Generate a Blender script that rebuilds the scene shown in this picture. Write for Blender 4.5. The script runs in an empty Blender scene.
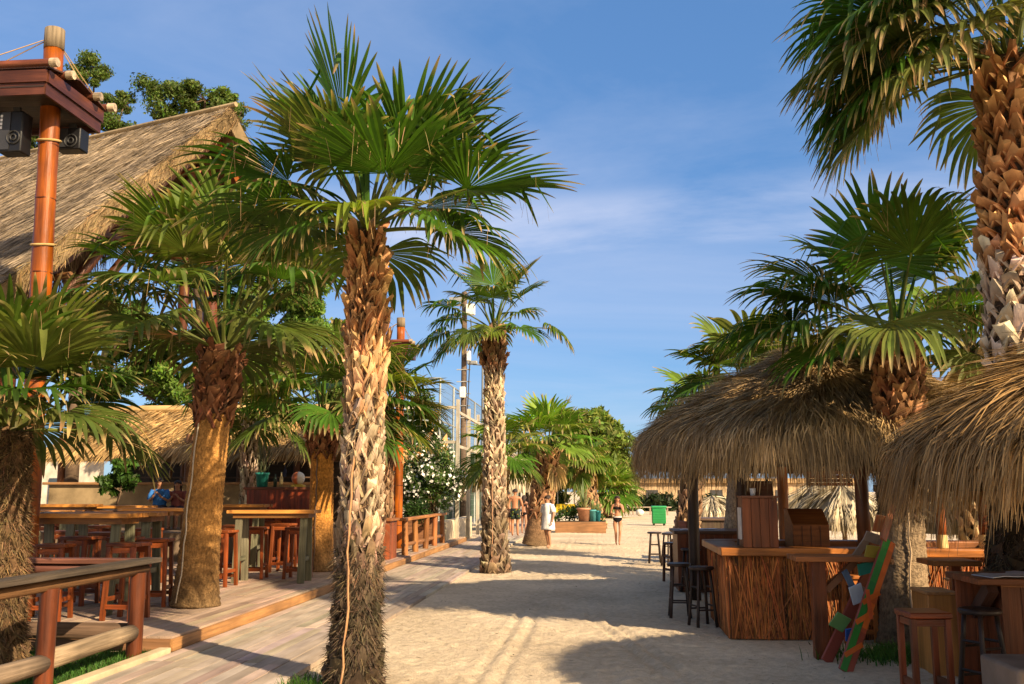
import bpy, math, random
import numpy as np
from mathutils import Vector, Matrix

random.seed(7)
rng = np.random.default_rng(7)
scene = bpy.context.scene
COL = scene.collection
R = math.radians

# ------------------------------------------------------------------ camera
H = 1.8; F = 950.0; CX, CY = 512.0, 342.0
TILT = math.atan(149.0 / F)
YAW = math.atan(88.0 / F * math.cos(TILT))
fw = np.array([-math.sin(YAW) * math.cos(TILT), math.cos(YAW) * math.cos(TILT), math.sin(TILT)])
rt = np.array([math.cos(YAW), math.sin(YAW), 0.0])
up = np.array([math.sin(YAW) * math.sin(TILT), -math.cos(YAW) * math.sin(TILT), math.cos(TILT)])

def ray(px, py):
    return fw + (px - CX) / F * rt + (CY - py) / F * up
def P(px, py, Y):
    d = ray(px, py); s = Y / d[1]
    return np.array([d[0] * s, Y, H + d[2] * s])
def G(px, py, z=0.0):
    d = ray(px, py); s = (z - H) / d[2]
    return np.array([d[0] * s, d[1] * s, z])

cam = bpy.data.cameras.new('camera'); cam.sensor_width = 36; cam.lens = 36 * F / 1024
cam.clip_end = 3000; cam.clip_start = 0.05
co = bpy.data.objects.new('camera', cam); COL.objects.link(co)
co.location = (0, 0, H); co.rotation_euler = (R(90) + TILT, 0, YAW)
scene.camera = co

# ------------------------------------------------------------------ mesh builder
def unit(v):
    v = np.asarray(v, float); return v / (np.linalg.norm(v, axis=-1, keepdims=True) + 1e-12)

class MB:
    def __init__(s):
        s.v = []; s.f = []; s.tot = []; s.c = []; s.l = []; s.n = 0
    def add(s, verts, faces, col, loc=None):
        """faces: (M,k) index array or list of tuples"""
        verts = np.asarray(verts, float).reshape(-1, 3); n = len(verts)
        col = np.asarray(col, float)
        if col.ndim == 1: col = np.tile(col, (n, 1))
        s.v.append(verts); s.c.append(col); s.l.append(verts if loc is None else np.asarray(loc, float))
        if isinstance(faces, np.ndarray):
            s.f.append((faces + s.n).ravel()); s.tot.append(np.full(len(faces), faces.shape[1]))
        else:
            for f in faces:
                s.f.append(np.array(f) + s.n); s.tot.append(np.array([len(f)]))
        s.n += n
        return s
    # ---- shapes
    def beam(s, p0, p1, w, h, col, upv=(0, 0, 1), taper=1.0):
        p0 = np.asarray(p0, float); p1 = np.asarray(p1, float)
        a = unit(p1 - p0); upv = np.asarray(upv, float)
        if abs(a @ upv) > .97: upv = np.array([0, 1., 0])
        sd = unit(np.cross(a, upv)); u = np.cross(sd, a)
        L = np.linalg.norm(p1 - p0); vs = []; lc = []; off = rng.random(3) * 20
        for k, (p, t) in enumerate(((p0, 1.0), (p1, taper))):
            for i, j in ((-1, -1), (1, -1), (1, 1), (-1, 1)):
                vs.append(p + sd * i * w / 2 * t + u * j * h / 2 * t); lc.append((k * L, i * w / 2, j * h / 2) + off)
        c = np.asarray(col, float)
        return s.add(vs, np.array([(0, 3, 2, 1), (4, 5, 6, 7), (0, 1, 5, 4), (1, 2, 6, 5), (2, 3, 7, 6), (3, 0, 4, 7)]), c, lc)
    def box(s, lo, hi, col):
        lo = np.asarray(lo, float); hi = np.asarray(hi, float); d = hi - lo; c = (lo + hi) / 2
        ax = int(np.argmax(d)); e = np.zeros(3); e[ax] = d[ax] / 2
        o = [i for i in range(3) if i != ax]
        if ax == 2: return s.beam(c - e, c + e, d[0], d[1], col, (0, 1, 0))
        return s.beam(c - e, c + e, d[o[0]], d[2], col)
    def tube(s, pts, rad, col, n=10, cap=True, wob=0.0):
        pts = np.asarray(pts, float); m = len(pts); rad = np.broadcast_to(np.asarray(rad, float), (m,))
        t = np.gradient(pts, axis=0); t = unit(t)
        ref = np.array([0, 0, 1.]) if abs(t[0, 2]) < .9 else np.array([1., 0, 0])
        ang = np.linspace(0, 2 * math.pi, n, endpoint=False); V = []; Lc = []; d = 0; off = rng.random(3) * 20
        for i in range(m):
            sd = unit(np.cross(t[i], ref)); u = np.cross(sd, t[i])
            r = rad[i] * (1 + wob * rng.standard_normal(n)) if wob else rad[i]
            V.append(pts[i] + (np.cos(ang) * r)[:, None] * sd + (np.sin(ang) * r)[:, None] * u)
            if i: d += np.linalg.norm(pts[i] - pts[i - 1])
            Lc.append(np.stack([np.full(n, d), np.cos(ang) * rad[i], np.sin(ang) * rad[i]], 1) + off)
        V = np.concatenate(V); Lc = np.concatenate(Lc)
        i = np.arange(m - 1)[:, None] * n; j = np.arange(n)[None]; k = (j + 1) % n
        q = np.stack([i + j, i + k, i + n + k, i + n + j], -1).reshape(-1, 4)
        c = np.asarray(col, float)
        if c.ndim == 2: c = np.repeat(c, n, 0)
        b = s.n; s.add(V, q, c, Lc)
        if cap:
            s.f.append(np.arange(n)[::-1] + b); s.tot.append(np.array([n]))
            s.f.append(np.arange(n) + b + (m - 1) * n); s.tot.append(np.array([n]))
        return s
    def log(s, p0, p1, r, col, n=12, r1=None, k=5, wob=.02):
        p0 = np.asarray(p0, float); p1 = np.asarray(p1, float); t = np.linspace(0, 1, k)[:, None]
        c = np.asarray(col, float)
        if c.ndim == 1 and k > 2: c = np.clip(c * (1 + .14 * rng.standard_normal((k, 1))), .003, .9)
        return s.tube(p0 + (p1 - p0) * t, np.linspace(r, r if r1 is None else r1, k), c, n, True, wob)
    def lathe(s, prof, c, col, n=24, sx=1, sy=1, cap=True, wob=0):
        c = np.asarray(c, float); ang = np.linspace(0, 2 * math.pi, n, endpoint=False); V = []
        for r, z in prof:
            rr = r * (1 + wob * rng.standard_normal(n)) if wob else r
            V.append(np.stack([c[0] + np.cos(ang) * rr * sx, c[1] + np.sin(ang) * rr * sy, np.full(n, c[2] + z)], 1))
        m = len(prof); V = np.concatenate(V)
        i = np.arange(m - 1)[:, None] * n; j = np.arange(n)[None]; k = (j + 1) % n
        q = np.stack([i + j, i + k, i + n + k, i + n + j], -1).reshape(-1, 4); b = s.n
        s.add(V, q, col)
        if cap:
            s.f.append(np.arange(n)[::-1] + b); s.tot.append(np.array([n]))
            s.f.append(np.arange(n) + b + (m - 1) * n); s.tot.append(np.array([n]))
        return s
    def strips(s, C, side, W, col):
        """C (N,K,3) centre lines, side (N,3) or (N,K,3), W (N,K) half widths, col (N,3) or (N,K,3)"""
        N, K, _ = C.shape
        if side.ndim == 2: side = side[:, None, :]
        A = C - side * W[..., None]; B = C + side * W[..., None]
        V = np.stack([A, B], 2).reshape(-1, 3)
        if col.ndim == 2: col = np.repeat(col[:, None], K, 1)
        cc = np.repeat(col, 2, 1).reshape(-1, 3)
        b = (np.arange(N) * K * 2)[:, None]; k = np.arange(K - 1)[None] * 2
        q = np.stack([b + k, b + k + 1, b + k + 3, b + k + 2], -1).reshape(-1, 4)
        return s.add(V, q, cc)
    def rods(s, P0, P1, r, col, n=4):
        P0 = np.asarray(P0, float); P1 = np.asarray(P1, float); N = len(P0); r = np.broadcast_to(np.asarray(r, float), (N,))
        a = unit(P1 - P0); ref = np.where(np.abs(a[:, 2:3]) > .9, np.array([[0, 1., 0]]), np.array([[0, 0, 1.]]))
        sd = unit(np.cross(a, ref)); u = np.cross(sd, a)
        ang = np.linspace(0, 2 * math.pi, n, endpoint=False)
        ring = np.cos(ang)[None, :, None] * sd[:, None] + np.sin(ang)[None, :, None] * u[:, None]
        V = np.stack([P0[:, None] + ring * r[:, None, None], P1[:, None] + ring * r[:, None, None]], 1).reshape(-1, 3)
        b = (np.arange(N) * 2 * n)[:, None]; j = np.arange(n)[None]; k = (j + 1) % n
        q = np.stack([b + j, b + k, b + n + k, b + n + j], -1).reshape(-1, 4)
        col = np.asarray(col, float)
        if col.ndim == 1: col = np.tile(col, (N, 1))
        return s.add(V, q, np.repeat(col, 2 * n, 0))
    def sphere(s, c, r, col, n=14, sz=1.0, wob=0):
        prof = [(max(1e-4, r * math.sin(a)), -r * sz * math.cos(a)) for a in np.linspace(0.02, math.pi - 0.02, n)]
        return s.lathe(prof, c, col, n + 4, wob=wob)
    # ---- to object
    def build(s, name, mat, parent=None, base=None, smooth=False, bevel=0):
        V = np.concatenate(s.v); org = np.zeros(3)
        if parent is not None: org = np.array(wloc(parent))
        if base is not None: org = np.asarray(base, float)
        me = bpy.data.meshes.new(name); tot = np.concatenate(s.tot).astype(np.int32); fl = np.concatenate(s.f).astype(np.int32)
        me.vertices.add(len(V)); me.vertices.foreach_set('co', (V - org).astype(np.float32).ravel())
        me.loops.add(len(fl)); me.loops.foreach_set('vertex_index', fl)
        me.polygons.add(len(tot)); st = np.concatenate([[0], np.cumsum(tot)[:-1]]).astype(np.int32)
        me.polygons.foreach_set('loop_start', st)
        me.update(calc_edges=True)
        ca = me.attributes.new('Col', 'FLOAT_COLOR', 'POINT')
        C = np.concatenate(s.c); ca.data.foreach_set('color', np.concatenate([C, np.ones((len(C), 1))], 1).astype(np.float32).ravel())
        la = me.attributes.new('Loc', 'FLOAT_VECTOR', 'POINT')
        la.data.foreach_set('vector', np.concatenate(s.l).astype(np.float32).ravel())
        me.polygons.foreach_set('use_smooth', np.ones(len(tot), bool))
        if not smooth: me.set_sharp_from_angle(angle=R(38))
        me.materials.append(mat)
        o = bpy.data.objects.new(name, me); COL.objects.link(o)
        if parent is not None:
            o.parent = parent; o.location = org - np.array(wloc(parent))
        else: o.location = org
        if bevel:
            b = o.modifiers.new('bevel', 'BEVEL'); b.width = bevel; b.segments = 2; b.limit_method = 'ANGLE'
        return o

def wloc(o):
    v = Vector((0, 0, 0))
    while o is not None: v = v + o.location; o = o.parent
    return v
def tag(o, label=None, cat=None, group=None, kind=None):
    if label: o['label'] = label
    if cat: o['category'] = cat
    if group: o['group'] = group
    if kind: o['kind'] = kind
    return o
def thing(name, label, cat, loc, group=None):
    o = bpy.data.objects.new(name, None); COL.objects.link(o); o.location = loc; o.empty_display_size = .2
    return tag(o, label, cat, group)
def copy_tree(o, parent=None):
    c = o.copy(); COL.objects.link(c); c.parent = parent
    for ch in list(o.children): copy_tree(ch, c)
    return c
def place(proto, first, loc, rz, label, group):
    o = proto if first else copy_tree(proto)
    o.location = loc; o.rotation_euler = (0, 0, rz); o['label'] = label; k = random.uniform(.96, 1.03); o.scale = (k * random.uniform(.98, 1.02), k, random.uniform(.97, 1.02))
    if group: o['group'] = group
    return o

# ------------------------------------------------------------------ materials
def mat(name, rough=.6, var=.25, scale=(6, 6, 6), bump=.3, bscale=(20, 20, 20), trans=0.0, spec=.4, coord='Loc', detail=4, coat=0, metal=0, bdist=.01):
    m = bpy.data.materials.new(name); m.use_nodes = True; nt = m.node_tree; N = nt.nodes; L = nt.links
    bs = N['Principled BSDF']; out = N['Material Output']
    at = N.new('ShaderNodeAttribute'); at.attribute_name = 'Col'
    cd = N.new('ShaderNodeAttribute'); cd.attribute_name = coord
    mp = N.new('ShaderNodeMapping'); mp.inputs['Scale'].default_value = scale; L.new(cd.outputs['Vector'], mp.inputs['Vector'])
    nz = N.new('ShaderNodeTexNoise'); nz.inputs['Scale'].default_value = 1; nz.inputs['Detail'].default_value = detail; L.new(mp.outputs[0], nz.inputs['Vector'])
    mr = N.new('ShaderNodeMapRange'); mr.inputs[1].default_value = .25; mr.inputs[2].default_value = .75
    mr.inputs[3].default_value = 1 - var; mr.inputs[4].default_value = 1 + var; L.new(nz.outputs['Fac'], mr.inputs[0])
    # broad weathering: a second, larger noise fades and darkens whole stretches
    nb = N.new('ShaderNodeTexNoise'); nb.inputs['Scale'].default_value = 1.7; nb.inputs['Detail'].default_value = 3; L.new(cd.outputs['Vector'], nb.inputs['Vector'])
    mb_ = N.new('ShaderNodeMapRange'); mb_.inputs[1].default_value = .3; mb_.inputs[2].default_value = .7; mb_.inputs[3].default_value = 1 - var * .6; mb_.inputs[4].default_value = 1 + var * .6; L.new(nb.outputs['Fac'], mb_.inputs[0])
    mm = N.new('ShaderNodeMath'); mm.operation = 'MULTIPLY'; L.new(mr.outputs[0], mm.inputs[0]); L.new(mb_.outputs[0], mm.inputs[1])
    mul = N.new('ShaderNodeVectorMath'); mul.operation = 'SCALE'; L.new(at.outputs['Color'], mul.inputs[0]); L.new(mm.outputs[0], mul.inputs['Scale'])
    L.new(mul.outputs[0], bs.inputs['Base Color'])
    bs.inputs['Roughness'].default_value = rough; bs.inputs['Specular IOR Level'].default_value = spec; bs.inputs['Metallic'].default_value = metal
    if coat: bs.inputs['Coat Weight'].default_value = coat; bs.inputs['Coat Roughness'].default_value = .15
    if bump:
        m2 = N.new('ShaderNodeMapping'); m2.inputs['Scale'].default_value = bscale; L.new(cd.outputs['Vector'], m2.inputs['Vector'])
        n2 = N.new('ShaderNodeTexNoise'); n2.inputs['Scale'].default_value = 1; n2.inputs['Detail'].default_value = 5; L.new(m2.outputs[0], n2.inputs['Vector'])
        bp = N.new('ShaderNodeBump'); bp.inputs['Strength'].default_value = bump; bp.inputs['Distance'].default_value = bdist
        L.new(n2.outputs['Fac'], bp.inputs['Height']); L.new(bp.outputs[0], bs.inputs['Normal'])
    if trans:
        tr = N.new('ShaderNodeBsdfTranslucent'); sc2 = N.new('ShaderNodeVectorMath'); sc2.operation = 'MULTIPLY'
        sc2.inputs[1].default_value = (1.5, 1.5, .7); L.new(mul.outputs[0], sc2.inputs[0]); L.new(sc2.outputs[0], tr.inputs['Color'])
        mx = N.new('ShaderNodeMixShader'); mx.inputs[0].default_value = trans
        L.new(bs.outputs[0], mx.inputs[1]); L.new(tr.outputs[0], mx.inputs[2]); L.new(mx.outputs[0], out.inputs['Surface'])
    return m

M = dict(
    varnish=mat('varnished_wood', .4, .55, (1.5, 16, 16), .5, (4, 60, 60), spec=.3),
    wood=mat('wood', .55, .4, (1.2, 22, 22), .5, (3, 70, 70)),
    oldwood=mat('weathered_wood', .8, .45, (1.5, 30, 30), .8, (3, 90, 90), spec=.2),
    deck=mat('deck_planks', .8, .28, (.9, 9, 9), .5, (2, 90, 90), spec=.25),
    straw=mat('straw', .8, .35, (3, 3, 3), .2, (40, 40, 40), spec=.2, trans=.08),
    reed=mat('reed', .6, .3, (6, 6, 6), .2, (40, 40, 40), spec=.3),
    leaf=mat('palm_leaf', .52, .3, (5, 5, 5), 0, spec=.2, trans=.33),
    treeleaf=mat('tree_leaf', .55, .3, (2, 2, 2), 0, spec=.3, trans=.3),
    trunk=mat('palm_bark', .8, .35, (9, 9, 9), .8, (30, 30, 12), spec=.2),
    bark=mat('tree_bark', .85, .35, (9, 9, 3), .8, (20, 20, 6), spec=.2),
    smooth=mat('ringed_palm_bark', .85, .55, (16, 34, 34), 1.0, (42, 26, 26), spec=.2, bdist=.03),
    concrete=mat('concrete', .85, .25, (4, 4, 4), .5, (30, 30, 30), spec=.2),
    paint=mat('paint', .45, .2, (7, 7, 7), .15, (40, 40, 40)),
    metal=mat('grey_metal', .45, .15, (5, 5, 5), .1, (20, 20, 20), metal=.3),
    plastic=mat('plastic', .35, .12, (5, 5, 5), .05, (20, 20, 20)),
    black=mat('black_case', .5, .2, (8, 8, 8), .2, (60, 60, 60)),
    cloth=mat('cloth', .9, .15, (12, 12, 12), .5, (14, 14, 5), spec=.1),
    skin=mat('skin', .5, .1, (12, 12, 12), .1, (40, 40, 40)),
    hair=mat('hair', .7, .3, (40, 40, 8), .4, (60, 60, 10)),
    clay=mat('clay', .75, .2, (8, 8, 8), .2, (30, 30, 30), spec=.2),
    grass=mat('grass_blade', .6, .3, (3, 3, 3), 0, spec=.25, trans=.3),
)

def jit(c, n, a=.2, hue=.06):
    c = np.asarray(c, float); return np.clip(c * (1 + a * rng.standard_normal((n, 1))) * (1 + hue * rng.standard_normal((n, 3))), .004, .9)
def j1(c, a=.12): return jit(c, 1, a, .03)[0]
# ------------------------------------------------------------------ palms
GREEN = np.array([.046, .105, .010]); LIME = np.array([.16, .21, .02]); TAN = np.array([.34, .22, .09]); TIP = np.array([.36, .25, .11])

def frond(mb, base, az, el, Lp, RB, droop=.6, tilt=25, dead=0.0, nseg=36, span=118, cup=.18, tint=None, bend=18, roll=0):
    """one costapalmate fan leaf: petiole, then a pleated fan of split blades whose free tips hang"""
    base = np.asarray(base, float); az = R(az); zh = np.array([0, 0, 1.])
    hz = np.array([math.cos(az), math.sin(az), 0])
    n = 7; pts = [base]; e = el
    for i in range(n - 1):
        pts.append(pts[-1] + (hz * math.cos(R(e)) + zh * math.sin(R(e))) * Lp / (n - 1)); e -= bend / (n - 1)
    pts = np.array(pts)
    pc = (np.array([.12, .14, .03]) if dead < .5 else TAN * .7)
    mb.tube(pts, np.linspace(.024, .011, n) * (.6 + .4 * RB), pc, 5, False)
    e -= tilt * .4
    a = hz * math.cos(R(e)) + zh * math.sin(R(e))
    s = np.array([-hz[1], hz[0], 0]); nn = np.cross(a, s)
    if nn[2] < 0 and el < 80: nn = -nn
    if roll:
        c_, s_ = math.cos(R(roll)), math.sin(R(roll)); s, nn = s * c_ + nn * s_, nn * c_ - s * s_
    th = np.linspace(-R(span), R(span), nseg); th = th + rng.normal(0, R(.8), nseg); dth = 2 * R(span) / nseg
    ln = RB * (1 - .30 * (np.abs(th) / R(span)) ** 2.2) * rng.uniform(.9, 1.04, nseg)
    T = np.array([.02, .2, .42, .60, .69, .78, .87, .95, 1.0]); K = len(T)
    d = np.cos(th)[:, None] * a + np.sin(th)[:, None] * s + (cup * (.35 + np.abs(np.sin(th)) ** 1.5))[:, None] * nn
    d = unit(d); tang = unit(-np.sin(th)[:, None] * a + np.cos(th)[:, None] * s)
    C = np.zeros((nseg, K, 3)); p = pts[-1] + d * (ln * T[0])[:, None]; C[:, 0] = p
    dr = droop * rng.uniform(.55, 1.45, nseg); kink = rng.normal(0, .10, (nseg, 3))
    broken = rng.random(nseg) < (.10 + .25 * dead)
    dirs = np.zeros((nseg, K, 3)); dirs[:, 0] = d
    for k in range(1, K):
        t = T[k]; g = np.maximum(0, (t - .5) / .5) ** 1.3
        dd = d - zh * (dr * g * 1.5)[:, None] + kink * g
        dd[broken] -= zh * (1.6 if t > .6 else 0)
        dd = dd - a * 0.0 - zh * .12 * droop * t
        dd = unit(dd); p = p + dd * (ln * (T[k] - T[k - 1]))[:, None]; C[:, k] = p; dirs[:, k] = dd
    rr = ln[:, None] * T[None]
    hw = rr * math.tan(dth / 2) * 1.06; w5 = ln * .5 * math.tan(dth / 2) * 1.06
    tap = np.clip((1 - T) / .40, 0, 1) ** .6
    w5 = ln * .60 * math.tan(dth / 2) * 1.06
    hw = np.where(T[None] > .60, w5[:, None] * tap[None] + .0022, hw)
    tg = np.repeat(tang[:, None], K, 1); tg = unit(tg - (tg * dirs).sum(-1, keepdims=True) * dirs)
    nm = np.cross(dirs, tg)
    nm = np.where((nm @ nn)[..., None] < 0, -nm, nm)
    fold = .42 * hw
    A = C - tg * hw[..., None] + nm * fold[..., None] * .5; B = C - nm * fold[..., None] * .5; D = C + tg * hw[..., None] + nm * fold[..., None] * .5
    V = np.stack([A, B, D], 2).reshape(-1, 3)
    bcol = (GREEN * rng.uniform(.75, 1.25) if tint is None else np.asarray(tint, float))
    bc = jit(bcol, nseg, .1, .05)[:, None] * np.ones((1, K, 1))
    bc = bc * np.array([1.35, 1.25, 1.1, 1, 1, 1, 1, 1, 1])[None, :, None]
    tipm = np.clip((T[None] - rng.uniform(.78, .98, (nseg, 1)) + .35 * dead) / .12, 0, 1)[..., None]
    tipm = np.maximum(tipm, dead)
    tc = jit(TIP, nseg, .2, .05)[:, None]
    cc = bc * (1 - tipm) + tc * tipm
    cc = np.repeat(cc[:, :, None], 3, 2).reshape(-1, 3)
    b = (np.arange(nseg) * K * 3)[:, None, None]; k = (np.arange(K - 1) * 3)[None, :, None]; q = np.arange(2)[None, None]
    f = np.stack([b + k + q, b + k + q + 1, b + k + q + 4, b + k + q + 3], -1).reshape(-1, 4)
    mb.add(V, f, cc)
    # hanging white threads between the blades
    m = rng.random(nseg) < .3; idx = np.where(m)[0]
    if len(idx) and RB > .7:
        st = C[idx, 4]; K2 = 4; LL = rng.uniform(.1, .35, len(idx)) * RB
        rx, ry = rng.normal(0, .02, (2, len(idx))); CC = np.stack([st + np.stack([rx * j, ry * j, -LL * (j / 3) ** 1.3], 1) for j in range(K2)], 1)
        mb.strips(CC, tang[idx], np.full((len(idx), K2), .0022), jit(TIP * 1.1, len(idx)))

def boots(mb, axis, rad, h0, h1, n, ln, flare, col, tip, wf=1.0, jitc=.28):
    """criss-cross old leaf bases between fractions h0..h1 of the trunk axis"""
    for k in range(n):
        f = h0 + (h1 - h0) * (k + rng.random() * .5) / n
        c, t = axis(f); r = rad(f); ang = k * 2.39996 + rng.normal(0, .12)
        ref = np.array([1., 0, 0]); sd0 = unit(ref - t * (ref @ t)); u0 = np.cross(t, sd0)
        out = math.cos(ang) * sd0 + math.sin(ang) * u0; tan = np.cross(t, out)
        L = ln * rng.uniform(.7, 1.35); w0 = r * .42 * wf * rng.uniform(.85, 1.2); w1 = w0 * rng.uniform(.25, .62); fl = flare * rng.uniform(.5, 1.5); th = .02 + .012 * rng.random()
        skew = rng.normal(0, .35) * w0
        # an old base splits below into two straps that cross its neighbours, and ends in a torn stub above
        e0 = c + out * (r * 1.02 + fl * .55) + t * L * .12; cb = jit(col, 1, jitc, .06)[0]; ct = jit(tip, 1, .25, .05)[0]
        for sg in (-1, 1):
            b0 = c + out * r * .96 - t * L * .62 + tan * sg * w0 * rng.uniform(.75, 1.25); ww = w0 * .42
            p_ = [b0 - tan * ww * .6, b0 + tan * ww * .6, b0 + out * th * .7, e0 - tan * (ww * .5 - sg * ww * .45), e0 + tan * (ww * .5 + sg * ww * .45), e0 + out * th + tan * sg * ww * .2]
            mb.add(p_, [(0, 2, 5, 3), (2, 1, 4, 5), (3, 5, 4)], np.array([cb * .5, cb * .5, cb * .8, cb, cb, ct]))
        b = c + out * r * .97 - t * L * .12; w0 *= .8; m = c + out * (r * 1.02 + fl * .35) ; e = c + out * (r * 1.04 + fl) + t * L * .5 + tan * skew
        vs = []; cs = []
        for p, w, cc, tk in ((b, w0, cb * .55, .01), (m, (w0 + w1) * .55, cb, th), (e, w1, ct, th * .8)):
            vs += [p - tan * w, p + tan * w, p + tan * w * .8 - out * tk * 2, p - tan * w * .8 - out * tk * 2]
            vs.append(p + out * tk * .8); cs += [cc] * 5
            if p is e:
                for q_ in range(-5, 0): vs[q_] = vs[q_] + t * L * rng.uniform(-.30, .28) + tan * w1 * rng.normal(0, .22) + out * rng.normal(0, .008)
        F_ = []
        for i in (0, 5):
            F_ += [(i + 0, i + 4, i + 9, i + 5), (i + 4, i + 1, i + 6, i + 9), (i + 1, i + 2, i + 7, i + 6), (i + 3, i + 0, i + 5, i + 8)]
        F_.append((10, 14, 11, 12, 13))
        mb.add(vs, F_, np.array(cs))

def fibre(mb, axis, rad, h0, h1, n, ln, col, w=.004, dirn=-1):
    f = rng.uniform(h0, h1, n); ang = rng.uniform(0, 2 * math.pi, n); C = np.zeros((n, 4, 3)); S = np.zeros((n, 3))
    for i in range(n):
        c, t = axis(f[i]); r = rad(f[i]); o = np.array([math.cos(ang[i]), math.sin(ang[i]), 0]); s = np.cross(t, o)
        d = unit(o * rng.uniform(.15, .7) + s * rng.normal(0, .6) + t * dirn * rng.uniform(.1, 1.1)); L = ln * rng.uniform(.4, 1.3)
        for k in range(4): C[i, k] = c + o * (r * .97) + d * L * k / 3 - np.array([0, 0, .25 * L * (k / 3) ** 2])
        S[i] = unit(np.cross(d, o) + 1e-3)
    W = np.tile(np.array([1, .9, .6, .1]) * w, (n, 1))
    mb.strips(C, S, W, jit(col, n, .35, .08))

def palm(name, label, base, top, r0, r1, zones, fronds, Lp, RB, mid=(0, 0, 0), nseg=36, group='fan palms around the beach bars', detail=1.0, split=True, deadn=4, flare=1.25, seed=1, leafmul=1.0, els=(80, -25), droops=(.35, 1.0), lean=0, pipe=None, skirt=0):
    global rng
    rng = np.random.default_rng(seed)
    base = np.asarray(base, float); top = np.asarray(top, float); mid = np.asarray(mid, float); Ht = np.linalg.norm(top - base)
    def axis(f):
        p = base + (top - base) * f + mid * 4 * f * (1 - f); q = (top - base) + mid * 4 * (1 - 2 * f); return p, unit(q)
    def rad(f):
        return (r0 + (r1 - r0) * f) * (1 + (flare - 1) * math.exp(-f * Ht / .35))
    th = thing(name, label, 'palm tree', tuple(base), group)
    tb = MB(); ts = MB(); smooth_top = 0
    for z in zones:
        if z[0] == 'smooth': smooth_top = max(smooth_top, z[2])
    def core(f0, f1, mb, col, n=20, step=.06, wob=.02):
        m = max(4, int((f1 - f0) * Ht / step)); fs = np.linspace(f0, f1, m)
        mb.tube([axis(f)[0] for f in fs], [rad(f) * (1 + .018 * ((i % 2) * 2 - 1)) for i, f in enumerate(fs)], np.array([np.asarray(col(f)) for f in fs]), n, True, wob)
    for z in zones:
        kind, f0, f1 = z[0], z[1], z[2]; hh = (f1 - f0) * Ht
        if kind == 'smooth':
            cb, ctp = np.array(z[3]), np.array(z[4])
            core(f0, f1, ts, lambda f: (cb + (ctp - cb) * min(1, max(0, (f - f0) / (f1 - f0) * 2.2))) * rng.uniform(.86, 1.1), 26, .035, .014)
        elif kind == 'fibre':
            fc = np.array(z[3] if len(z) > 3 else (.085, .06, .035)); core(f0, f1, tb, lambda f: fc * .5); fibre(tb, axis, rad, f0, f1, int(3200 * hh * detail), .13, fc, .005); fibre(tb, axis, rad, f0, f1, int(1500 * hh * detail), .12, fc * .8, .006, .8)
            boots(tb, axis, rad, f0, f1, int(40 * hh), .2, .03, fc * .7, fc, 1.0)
        elif kind == 'boots':
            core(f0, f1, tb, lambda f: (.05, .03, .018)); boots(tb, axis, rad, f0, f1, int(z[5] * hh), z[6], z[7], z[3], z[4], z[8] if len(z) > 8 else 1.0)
            fibre(tb, axis, rad, f0, f1, int(420 * hh * detail), .15, (.13, .08, .038), .004)
    if ts.n: tr = ts.build('trunk', M['smooth'], th, smooth=True)
    if tb.n:
        if ts.n: tb.build('leaf_base_sheath', M['trunk'], th)
        else: tb.build('trunk', M['trunk'], th)
    # crown
    c, t = axis(1.0); cm = MB(); cm.tube([axis(.97)[0], c + t * .1, c + t * .3], [r1 * .85, r1 * .6, .03], (.11, .10, .03), 10)
    for k in range(4): # unopened spears
        d = unit(t + .15 * rng.standard_normal(3)); cm.tube([c + t * .1, c + d * RB * .55, c + d * RB * 1.05], [.03, .028, .004], GREEN * 1.3, 5)
    todo = []
    nf = fronds if isinstance(fronds, int) else 0
    extra = fronds if nf == 0 else []
    if isinstance(fronds, tuple): nf, extra = fronds
    for i in range(nf):
        u = (i + .5) / nf; el = els[0] + (els[1] - els[0]) * u + rng.normal(0, 5); az = i * 137.5 + rng.normal(0, 8)
        todo.append(dict(az=az, el=el, Lp=Lp * rng.uniform(.8, 1.15), RB=RB * rng.uniform(.85, 1.1), droop=(droops[0] + (droops[1] - droops[0]) * u) * rng.uniform(.8, 1.2), tilt=18 + 35 * u,
                         tint=(GREEN * (1 - .5 * max(0, 1 - u * 1.6)) + LIME * .5 * max(0, 1 - u * 1.6)) * rng.uniform(.75, 1.2) * leafmul, dead=(.12 if u > .75 else 0)))
    todo += [dict(e) for e in extra]
    for i in range(deadn):
        todo.append(dict(az=rng.uniform(0, 360), el=rng.uniform(-60, -25), Lp=Lp * .6, RB=RB * .8, droop=1.4, tilt=40, dead=rng.uniform(.7, 1.0), tint=TAN * .8))
    for i in range(skirt):
        todo.append(dict(az=rng.uniform(0, 360), el=rng.uniform(-80, -55), Lp=Lp * .45, RB=RB * .75, droop=1.6, tilt=20, dead=1.0, tint=TAN * .6))
    if split:
        crown = cm.build('crown', M['leaf'], th, base=None)
    for d in todo:
        if d.get('dead', 0) < .3 and rng.random() < .2: d['dead'] = rng.uniform(.05, .2); d['tint'] = np.asarray(d.get('tint', GREEN)) * np.array([1.2, 1.03, .9])
        mb = MB() if split else cm
        az = d.pop('az'); el = d.pop('el'); a_ = R(az)
        b0 = c + np.array([math.cos(a_), math.sin(a_), 0]) * r1 * .55 + t * (.22 * (el / 90) - .02)
        d.setdefault('Lp', Lp); d.setdefault('RB', RB); d.setdefault('nseg', nseg)
        frond(mb, b0, az, el, **d)
        if split: mb.build('frond', M['leaf'], crown)
    if not split: cm.build('crown', M['leaf'], th)
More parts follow.
